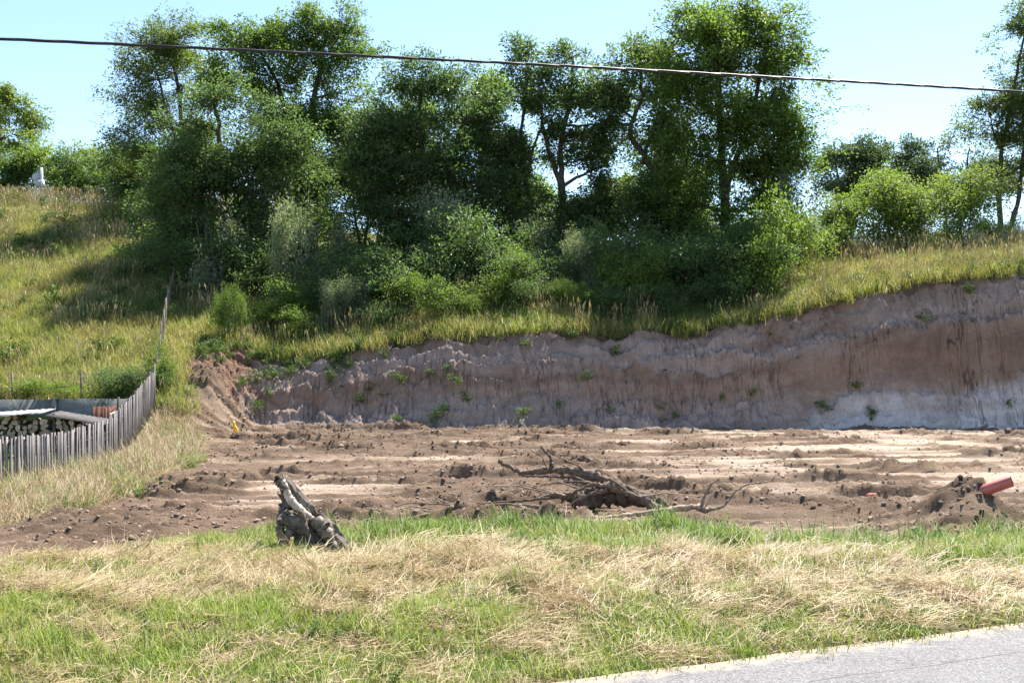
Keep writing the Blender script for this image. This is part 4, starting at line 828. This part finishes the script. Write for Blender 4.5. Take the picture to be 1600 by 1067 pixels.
for row in range(7):
    xx = wx0 + (row % 2) * 0.07
    while xx < wx1:
        top = 0.78 - 0.16 * sm(-11.2, -10.2, xx) + 0.06 * math.sin(xx * 5)
        if row * 0.125 + 0.07 < top and not (abs(xx + 11.25) < 0.1):
            o = link('log', LG[nlog % 6], wp); o.location = (xx + 11.7, R.normal(0, 0.06), row * 0.125 + 0.06 + R.normal(0, 0.012)); o.rotation_euler = (R.normal(0, .06), R.uniform(0, 6.28), R.normal(0, .12)); sc_ = R.uniform(0.7, 1.15); o.scale = (sc_, R.uniform(0.8, 1.1), sc_ * R.uniform(0.8, 1.1)); nlog += 1
        xx += 0.142 * R.uniform(0.92, 1.12)
for xx in (-13.65, -11.25, -9.8):
    mb = MB(); mb.tube([[xx + 11.7, -0.2, -0.2], [xx + 11.7, -0.2, 0.9]], 0.045, 6); link('post', mb.mesh('post', M['dark_wood'], True), wp)
def sheet(name, label, lo, hi, rot, mat, cat, wave=0.0, n=24):
    # sheet of metal with corrugations; lo/hi in its own frame, rot = (location, euler)
    xs = np.linspace(lo[0], hi[0], n); V = []; 
    for x_ in xs:
        zz = wave * math.sin(x_ * 2 * math.pi / 0.14)
        for y_ in (lo[1], hi[1]): V += [[x_, y_, zz], [x_, y_, zz + 0.012]]
    V = np.array(V); Fq = []
    for i in range(n - 1):
        a_ = i * 4; c_ = a_ + 4
        Fq += [[a_ + 1, a_ + 3, c_ + 3, c_ + 1], [a_, c_, c_ + 2, a_ + 2], [a_, a_ + 1, c_ + 1, c_], [a_ + 2, c_ + 2, c_ + 3, a_ + 3]]
    Fq += [[0, 2, 3, 1], [(n - 1) * 4, (n - 1) * 4 + 1, (n - 1) * 4 + 3, (n - 1) * 4 + 2]]
    mb = MB(); mb.add(V, Fq); o = link(name, mb.mesh(name, mat)); o.location, o.rotation_euler = rot; tag(o, label, cat); return o
sheet('cover_sheet', 'white corrugated sheet laid over the left part of the firewood', (-0.9, -0.45), (0.9, 0.45), ((-12.35, 27.15, wz + 0.90), (0.10, -0.06, 0.04)), M['white_sheet'], 'metal sheet', 0.012)
sheet('cover_sheet', 'second white sheet under the upper one on the firewood', (-0.9, -0.4), (0.9, 0.4), ((-12.7, 27.0, wz + 0.83), (0.08, -0.10, -0.03)), M['white_sheet'], 'metal sheet', 0.008)
sheet('tar_sheet', 'dark roofing felt sagging over the right part of the firewood', (-0.75, -0.45), (0.75, 0.45), ((-10.65, 27.15, wz + 0.78), (0.10, 0.16, 0)), M['dark_sheet'], 'roofing felt', 0.008)
sheet('tar_sheet', 'dark crumpled felt heap at the far end of the firewood', (-0.35, -0.4), (0.35, 0.4), ((-13.2, 27.3, wz + 1.02), (0.3, -0.25, 0.2)), M['dark_sheet'], 'roofing felt', 0.02)
sheet('rusty_sheet', 'rusty red corrugated sheet standing upright beside the boards', (-0.22, -0.5), (0.22, 0.5), ((-10.62, 28.4, 0.62), (1.5, 0, 0.03)), M['rust'], 'metal sheet', 0.014)
sheet('rusty_sheet', 'long low rusty sheet standing behind the felt', (-0.7, -0.3), (0.7, 0.3), ((-11.55, 28.55, 0.46), (1.52, 0, 0.02)), M['rust'], 'metal sheet', 0.014)
for i, (a_, b_, mt, lab) in enumerate([((507, 476), (698, 397), 'white_sheet', 'pale plank leaning across the rusty boards'), ((570, 470), (690, 360), 'rust', 'uppermost reddish board of the leaning pile'), ((580, 486), (692, 385), 'rust', 'second reddish board of the leaning pile under the uppermost'), ((600, 492), (690, 415), 'rust', 'third reddish board of the leaning pile'), ((640, 482), (694, 432), 'rust', 'short lowest reddish board of the leaning pile')]):
    z3 = 3.812
    A_ = at(a_[0] / z3, 540 + a_[1] / z3, 28.2 + 0.08 * i); B_ = at(b_[0] / z3, 540 + b_[1] / z3, 28.6 + 0.08 * i)
    d_ = A_ - B_; A_ = A_ + d_ * 0.5
    v = Vector(B_ - A_); o_m = MB(); o_m.box((0, -0.02, -0.045), (v.length, 0.02, 0.045)); o = link('board', o_m.mesh('board', M[mt])); o.location = A_; o.rotation_euler = v.to_track_quat('X', 'Z').to_euler(); tag(o, lab, 'board')
for px, py0, lab in ((185, 620, 'dark slim post at the wall beside the leaning boards'), (165, 637, 'thin rusty post in front of the leaning boards')):
    p = at(px, py0, 28.1); mb = MB(); mb.tube([[0, 0, -0.1], [0, 0, p[2] - Hs(p[0], 28.1)]], 0.035, 6); o = link('yard_post', mb.mesh('yard_post', M['dark_wood'] if px == 185 else M['rust'], True)); o.location = (p[0], 28.1, Hs(p[0], 28.1)); tag(o, lab, 'post')

# ------------------------------------------------------------------ wire fences
def wire_fence(path, h, label, step, wires, posts, vstep):
    P = np.array([[x_, y_, Hs(x_, y_)] for x_, y_ in path]); sg = np.concatenate([[0], np.cumsum(np.linalg.norm(np.diff(P[:, :2], axis=0), axis=1))])
    def pt(s_): x_ = I(s_, sg, P[:, 0]); y_ = I(s_, sg, P[:, 1]); return np.array([x_, y_, float(base_h(np.array([x_]), np.array([y_]))[0])])
    root = empty('wire_fence', P[0]); tag(root, label, 'fence'); O = P[0]
    for s_ in np.linspace(0, sg[-1], posts):
        mb = MB(); q = pt(s_) - O; mb.tube([q - [0, 0, 0.3], q + [R.normal(0, .02), R.normal(0, .02), h + 0.06]], 0.03, 6); link('post', mb.mesh('post', M['rust_metal'], True), root)
    mb = MB(); ss = np.linspace(0, sg[-1], int(sg[-1] / 0.4) + 2); base = [pt(s_) - O for s_ in ss]
    for k in range(wires): mb.tube([q + [0, 0, 0.05 + (h - 0.05) * k / (wires - 1)] for q in base], 0.005, 3, False)
    for s_ in np.arange(0, sg[-1], vstep): q = pt(s_) - O; mb.tube([q + [0, 0, 0.03], q + [0, 0, h]], 0.0045, 3, False)
    link('mesh', mb.mesh('mesh', M['rust_metal']), root)
wire_fence([(-19.5, 30.35), (-10.0, 30.35)], 0.95, 'thin rusty wire mesh fence above the concrete wall', 0, 8, 6, 0.2)
wire_fence([(-9.95, 30.5), (-11.4, 36), (-12.4, 40), (-13.7, 46)], 1.1, 'wire mesh fence running uphill through the meadow', 0, 12, 13, 0.09)

# ------------------------------------------------------------------ dead branches
def wpath(P, n, r, jit):
    P = np.asarray(P, float); ti = np.linspace(0, len(P) - 1, n); Q_ = np.stack([np.interp(ti, np.arange(len(P)), P[:, j]) for j in range(3)], -1)
    for _ in range(2): Q_[1:-1] = 0.25 * Q_[:-2] + 0.5 * Q_[1:-1] + 0.25 * Q_[2:]
    Q_ += r.normal(size=Q_.shape) * jit; return Q_
def branch(name, label, limbs, mat, seed, cat='branch', group=None):
    r = np.random.default_rng(seed); P0 = at(*limbs[0][0][0]); root = empty(name, P0); tag(root, label, cat, group)
    for i, (pp, r0_, r1_) in enumerate(limbs):
        P = np.array([at(*p) for p in pp]) - P0; n = 9 * len(P); Q_ = wpath(P, n, r, r0_ * 0.13); mb = MB(); rw = np.linspace(r0_, r1_, n) * (1 + 0.16 * r.normal(size=n)); mb.tube(Q_, rw, 11 if r0_ > 0.04 else 6, True, 0.13)
        link('limb' if i == 0 else 'twig', mb.mesh('limb', M[mat], True), root)
    return root
branch('dead_limb', 'thick forked dead limb pointing over the soil with raised tip', [
    ([(1045, 803, 14.9), (1005, 782, 15.1), (955, 752, 15.4), (905, 738, 15.7), (862, 734, 15.9), (815, 739, 16.1), (780, 720, 16.3)], 0.085, 0.03),
    ([(862, 737, 15.85), (861, 715, 15.9), (845, 698, 16.0)], 0.04, 0.016), ([(918, 741, 15.6), (905, 728, 15.7), (868, 712, 15.9)], 0.022, 0.008), ([(855, 733, 15.9), (848, 715, 16), (828, 702, 16.1)], 0.014, 0.005),
    ([(925, 748, 15.55), (880, 745, 15.7), (812, 743, 15.9)], 0.03, 0.01), ([(950, 758, 15.4), (900, 752, 15.5), (845, 757, 15.6)], 0.025, 0.008)], 'dead_bark', 601)
branch('dead_log', 'thick brown log lying under the forked limb', [([(895, 786, 15.3), (935, 778, 15.4), (985, 774, 15.3), (1035, 788, 15.0)], 0.13, 0.10), ([(905, 775, 15.35), (930, 762, 15.3), (960, 756, 15.25), (1000, 772, 15.2)], 0.075, 0.05), ([(892, 776, 15.35), (870, 772, 15.4), (840, 778, 15.5)], 0.06, 0.02)], 'dead_bark', 602, 'log')
branch('dead_root', 'reddish root lying across the log under the forked limb', [([(1040, 800, 14.7), (1000, 778, 14.9), (955, 760, 15.0), (925, 756, 15.1), (890, 772, 15.2)], 0.05, 0.02), ([(985, 772, 14.95), (960, 752, 15.0), (935, 744, 15.05)], 0.03, 0.012), ([(950, 765, 15.0), (920, 772, 15), (885, 790, 15.0)], 0.035, 0.012)], 'dead_bark', 603, 'root')
branch('pale_branch', 'long pale barked branch lying in front of the log with upright fork', [([(1105, 797, 14.8), (1085, 791, 14.75), (1040, 797, 14.6), (980, 805, 14.55), (920, 811, 14.5), (860, 812, 14.5), (790, 805, 14.6), (700, 802, 14.8), (640, 795, 15.1)], 0.042, 0.012),
    ([(1095, 793, 14.78), (1102, 772, 14.8), (1112, 755, 14.8), (1125, 747, 14.85)], 0.026, 0.011), ([(1098, 798, 14.75), (1130, 792, 14.7), (1148, 768, 14.75), (1165, 757, 14.8), (1198, 752, 14.9)], 0.026, 0.009), ([(1100, 795, 14.75), (1108, 782, 14.7), (1112, 774, 14.7)], 0.012, 0.004)], 'tan_bark', 604)
branch('thin_branch', 'thin bent branch trailing left over the grass', [([(925, 800, 14.7), (880, 800, 14.7), (835, 790, 14.75), (780, 788, 14.9), (720, 792, 14.9), (650, 805, 14.6), (600, 825, 14.0), (565, 842, 13.5)], 0.026, 0.008), ([(720, 792, 14.9), (690, 782, 15), (665, 767, 15.3)], 0.012, 0.005), ([(690, 797, 14.8), (640, 790, 15.0), (560, 815, 14.2)], 0.012, 0.005)], 'tan_bark', 605)
branch('thin_branch', 'slender twig lying lowest along the edge of the soil', [([(900, 815, 14.2), (850, 806, 14.3), (800, 810, 14.3), (740, 806, 14.4), (680, 800, 14.6), (610, 815, 14.2), (530, 828, 13.7)], 0.018, 0.006)], 'tan_bark', 606)
branch('thin_branch', 'arched branch rising towards the log from the grass', [([(860, 815, 14.3), (835, 800, 14.4), (800, 787, 14.6), (740, 790, 14.7), (640, 785, 15.2), (610, 793, 15.1)], 0.022, 0.007)], 'tan_bark', 607)
rq = np.random.default_rng(77); ex = []
for i in range(9):
    x0 = rq.uniform(850, 1010); y0 = 775 + rq.normal() * 10; a_ = rq.uniform(-0.35, 0.35) + (math.pi if rq.uniform() < 0.7 else 0); L_ = rq.uniform(50, 140); q0 = 14.75 + rq.uniform(0, 0.7)
    ex.append(([(x0, y0, q0), (x0 + math.cos(a_) * L_ * 0.5, y0 + rq.normal() * 8 - 6, q0 + rq.normal() * 0.2), (x0 + math.cos(a_) * L_, y0 - abs(rq.normal()) * 14, q0 + rq.normal() * 0.3)], 0.014, 0.004))
branch('brushwood', 'tangle of thin dead twigs lying over the brown log', ex, 'tan_bark', 611)
branch('thin_branch', 'straight thin branch reaching back over the tracks from the log', [([(910, 772, 15.4), (860, 778, 15.4), (800, 783, 15.3), (745, 787, 15.2)], 0.03, 0.010)], 'dead_bark', 608)

# upturned stump
sb = at(478, 872, 11.15); sb[2] = Hs(sb[0], sb[1])
sr = empty('tree_stump', sb); tag(sr, 'upturned grey tree stump with a pale broken root sticking up', 'stump')
bm = bmesh.new(); bmesh.ops.create_icosphere(bm, subdivisions=6, radius=1.0)
V = np.array([v.co[:] for v in bm.verts])
zz = V[:, 2]; 
prof = np.where(zz > 0, 1 - 0.45 * zz, 1.0)
V = V * np.array([0.21, 0.21, 0.46]); V[:, :2] *= prof[:, None] * (1 + 0.35 * np.exp(-((zz + 0.5) / 0.4) ** 2))[:, None]
rg = np.sqrt((V ** 2).sum(1)); dd = 1 + 0.42 * noise3(V * 5, 5) - 0.38 * np.abs(noise3(V * 10, 6)) - 0.25 * np.abs(noise(np.arctan2(V[:, 1], V[:, 0]) * 3.5 + V[:, 2] * 3, V[:, 2] * 2.5, 7)) + 0.12 * noise3(V * 26, 8)+0.15
V = V * dd[:, None]; V[:, 0] -= 0.62 * V[:, 2]; V[:, 2] += 0.27; V[:, 0] += 0.05
for v, c in zip(bm.verts, V): v.co = c
me = bpy.data.meshes.new('root_ball'); bm.to_mesh(me); bm.free(); me.materials.append(M['grey_bark']); me.polygons.foreach_set('use_smooth', np.ones(len(me.polygons), bool)); link('root_ball', me, sr)
def stump_part(name, pp, r0_, r1_, mat, seed):
    r = np.random.default_rng(seed); P = np.array([at(*p) for p in pp]) - sb; n = 7 * len(P); mb = MB(); mb.tube(wpath(P, n, r, r0_ * 0.12), np.linspace(r0_, r1_, n), 9, True, 0.12); link(name, mb.mesh(name, M[mat], True), sr)
stump_part('pale_root', [(487, 812, 11.0), (470, 797, 10.98), (455, 783, 10.96), (446, 765, 10.95), (440, 752, 10.95)], 0.04, 0.038, 'pale_wood', 1)
stump_part('root_knob', [(447, 768, 10.95), (441, 757, 10.95), (434, 750, 10.95)], 0.042, 0.05, 'grey_bark', 2)
stump_part('root', [(462, 820, 10.95), (450, 835, 10.9), (440, 862, 10.9), (432, 880, 10.95)], 0.05, 0.03, 'grey_bark', 3)
stump_part('root', [(495, 815, 10.95), (512, 835, 10.95), (520, 865, 11.0)], 0.07, 0.05, 'grey_bark', 4)
stump_part('root', [(452, 800, 11.0), (440, 812, 10.95), (437, 830, 10.9), (443, 850, 10.9)], 0.05, 0.04, 'grey_bark', 5)
stump_part('root', [(470, 800, 10.93), (480, 830, 10.88), (492, 860, 10.85)], 0.035, 0.02, 'dead_bark', 6)
stump_part('root', [(440, 862, 10.95), (415, 868, 11.0), (398, 880, 11.0)], 0.05, 0.02, 'grey_bark', 7)
# weathered root piece lying left of the stump
branch('root_piece', 'small dark root piece lying left of the stump', [([(435, 868, 11.2), (418, 862, 11.25), (402, 872, 11.2)], 0.06, 0.03)], 'grey_bark', 609, 'root')

# ------------------------------------------------------------------ red pipe, yellow stub, scrap
A_ = at(1538, 766, 13.55); B_ = at(1581, 751, 13.4); d_ = B_ - A_; A_ = A_ - d_ * 1.0
pr = empty('drain_pipe', A_); tag(pr, 'red plastic drain pipe sticking out of the spoil mound', 'pipe')
v = Vector(d_).normalized(); L = float(np.linalg.norm(B_ - A_)); k = 28; an = np.arange(k) / k * 2 * np.pi
u_ = v.cross(Vector((0, 0, 1))).normalized(); w_ = u_.cross(v)
def ring(s_, r_): return [np.array(v * s_ + (u_ * math.cos(a) + w_ * math.sin(a)) * r_) for a in an]
def rings(name, rs, mat):
    V = np.vstack([ring(*q) for q in rs]); Fq = [[i * k + j, i * k + (j + 1) % k, (i + 1) * k + (j + 1) % k, (i + 1) * k + j] for i in range(len(rs) - 1) for j in range(k)]
    mb = MB(); mb.add(V, Fq); link(name, mb.mesh(name, mat, True), pr)
rings('pipe_wall', [(0, 0.07), (L * 0.5, 0.07), (L - 0.004, 0.07), (L, 0.068), (L, 0.065)], M['pipe_red'])
rings('pipe_bore', [(L, 0.065), (L - 0.05, 0.0645), (L * 0.3, 0.0645)], M['pipe_dark'])
yb = G(366, 30.4)
yr = empty('yellow_stub', yb); tag(yr, 'bright yellow bent conduit stub at the foot of the spoil ramp', 'conduit')
mb = MB(); mb.tube([[0, 0, -0.2], [0, 0, 0.2], [0.0, 0, 0.36], [-0.03, 0, 0.42]], 0.034, 10); link('pipe', mb.mesh('pipe', M['yellow'], True), yr)
mb = MB(); mb.tube([[0.1, -0.02, -0.2], [0.09, -0.02, 0.12], [0.05, 0, 0.24], [0.0, 0, 0.3]], 0.028, 10); link('bend', mb.mesh('bend', M['yellow'], True), yr)
p = at(1363, 781, 16.4); bm = bmesh.new(); bmesh.ops.create_icosphere(bm, subdivisions=2, radius=0.06)
for v_ in bm.verts: v_.co = Vector((v_.co.x * 1.5, v_.co.y, v_.co.z * 0.5)) * random.uniform(0.85, 1.15)
me = bpy.data.meshes.new('brick_fragment'); bm.to_mesh(me); bm.free(); me.materials.append(plain('brick_red', (0.4, 0.09, 0.06), (0.55, 0.17, 0.12), 12))
o = link('brick_fragment', me); o.location = (p[0], 16.4, Hs(p[0], 16.4) + 0.06); tag(o, 'small red brick fragment lying on the soil left of the mound', 'brick')

# ------------------------------------------------------------------ white meter post at the meadow top
mb0 = G(60, 60.5); mr = empty('meter_post', mb0); tag(mr, 'white post with round plate and small box at the meadow top', 'post')
sM = 60.5 / F; 
def mz(py): return at(60, py, 60.5)[2] - mb0[2]
mb = MB(); mb.box((0.1, -0.05, -0.3), (0.24, 0.03, mz(262))); link('post', mb.mesh('post', M['white_paint']), mr)
mb = MB(); mb.tube([[-0.1, -0.12, mz(277)], [-0.1, -0.07, mz(277)]], [0.2, 0.2], 20); link('round_plate', mb.mesh('round_plate', M['grey_paint']), mr)
mb = MB(); mb.box((-0.1, -0.25, mz(292)), (0.27, 0.02, mz(283))); link('box', mb.mesh('box', M['grey_paint']), mr)
mb = MB(); mb.box((0.275, -0.3, mz(292)), (0.34, 0.0, mz(282))); link('box_door', mb.mesh('box_door', M['white_paint']), mr)
mb = MB(); mb.box((-0.12, -0.06, -0.3), (-0.06, 0.0, mz(278))); link('leg', mb.mesh('leg', M['grey_paint']), mr)

# ------------------------------------------------------------------ overhead cable
cp = [(-900, 0, 11.5), (-400, 30, 12.6), (0, 62, 13.6), (290, 80, 14.4), (580, 97.5, 15.2), (960, 120, 16.3), (1280, 137, 17.3), (1600, 150, 18.2), (2000, 160, 19.5), (2500, 160, 21)]
P = np.array([at(*q) for q in cp]); xs_ = np.linspace(P[0, 0], P[-1, 0], 160)
cy = np.polyfit(P[:, 0], P[:, 1], 1); cz = np.polyfit(P[2:8, 0], P[2:8, 2], 2)
ysx = np.polyval(cy, xs_)
zs_ = np.interp(xs_, P[:, 0], P[:, 2]); pf = np.polyfit(P[2:8, 0], P[2:8, 2], 2); zs_ = np.polyval(pf, xs_)
C0 = np.stack([xs_, ysx, zs_], -1); 
cr = empty('overhead_cable', C0[0]); tag(cr, 'dark twisted overhead cable sagging across the sky', 'cable')
tt = np.linspace(0, 1, 1400); Ci = np.stack([np.interp(tt, np.linspace(0, 1, 160), C0[:, j]) for j in range(3)], -1) - C0[0]
for s_ in range(3):
    ph = tt * 2 * np.pi * 22 + s_ * 2.094; Q_ = Ci + np.stack([0 * ph, np.cos(ph) * 0.009, np.sin(ph) * 0.009], -1)
    mb = MB(); mb.tube(Q_, 0.0115, 6, False); link('strand', mb.mesh('strand', M['cable'], True), cr)
print('tris', sum(len(p_.vertices) - 2 for m_ in bpy.data.meshes for p_ in m_.polygons) if False else sum(len(m_.loops) - 2 * len(m_.polygons) for m_ in bpy.data.meshes))
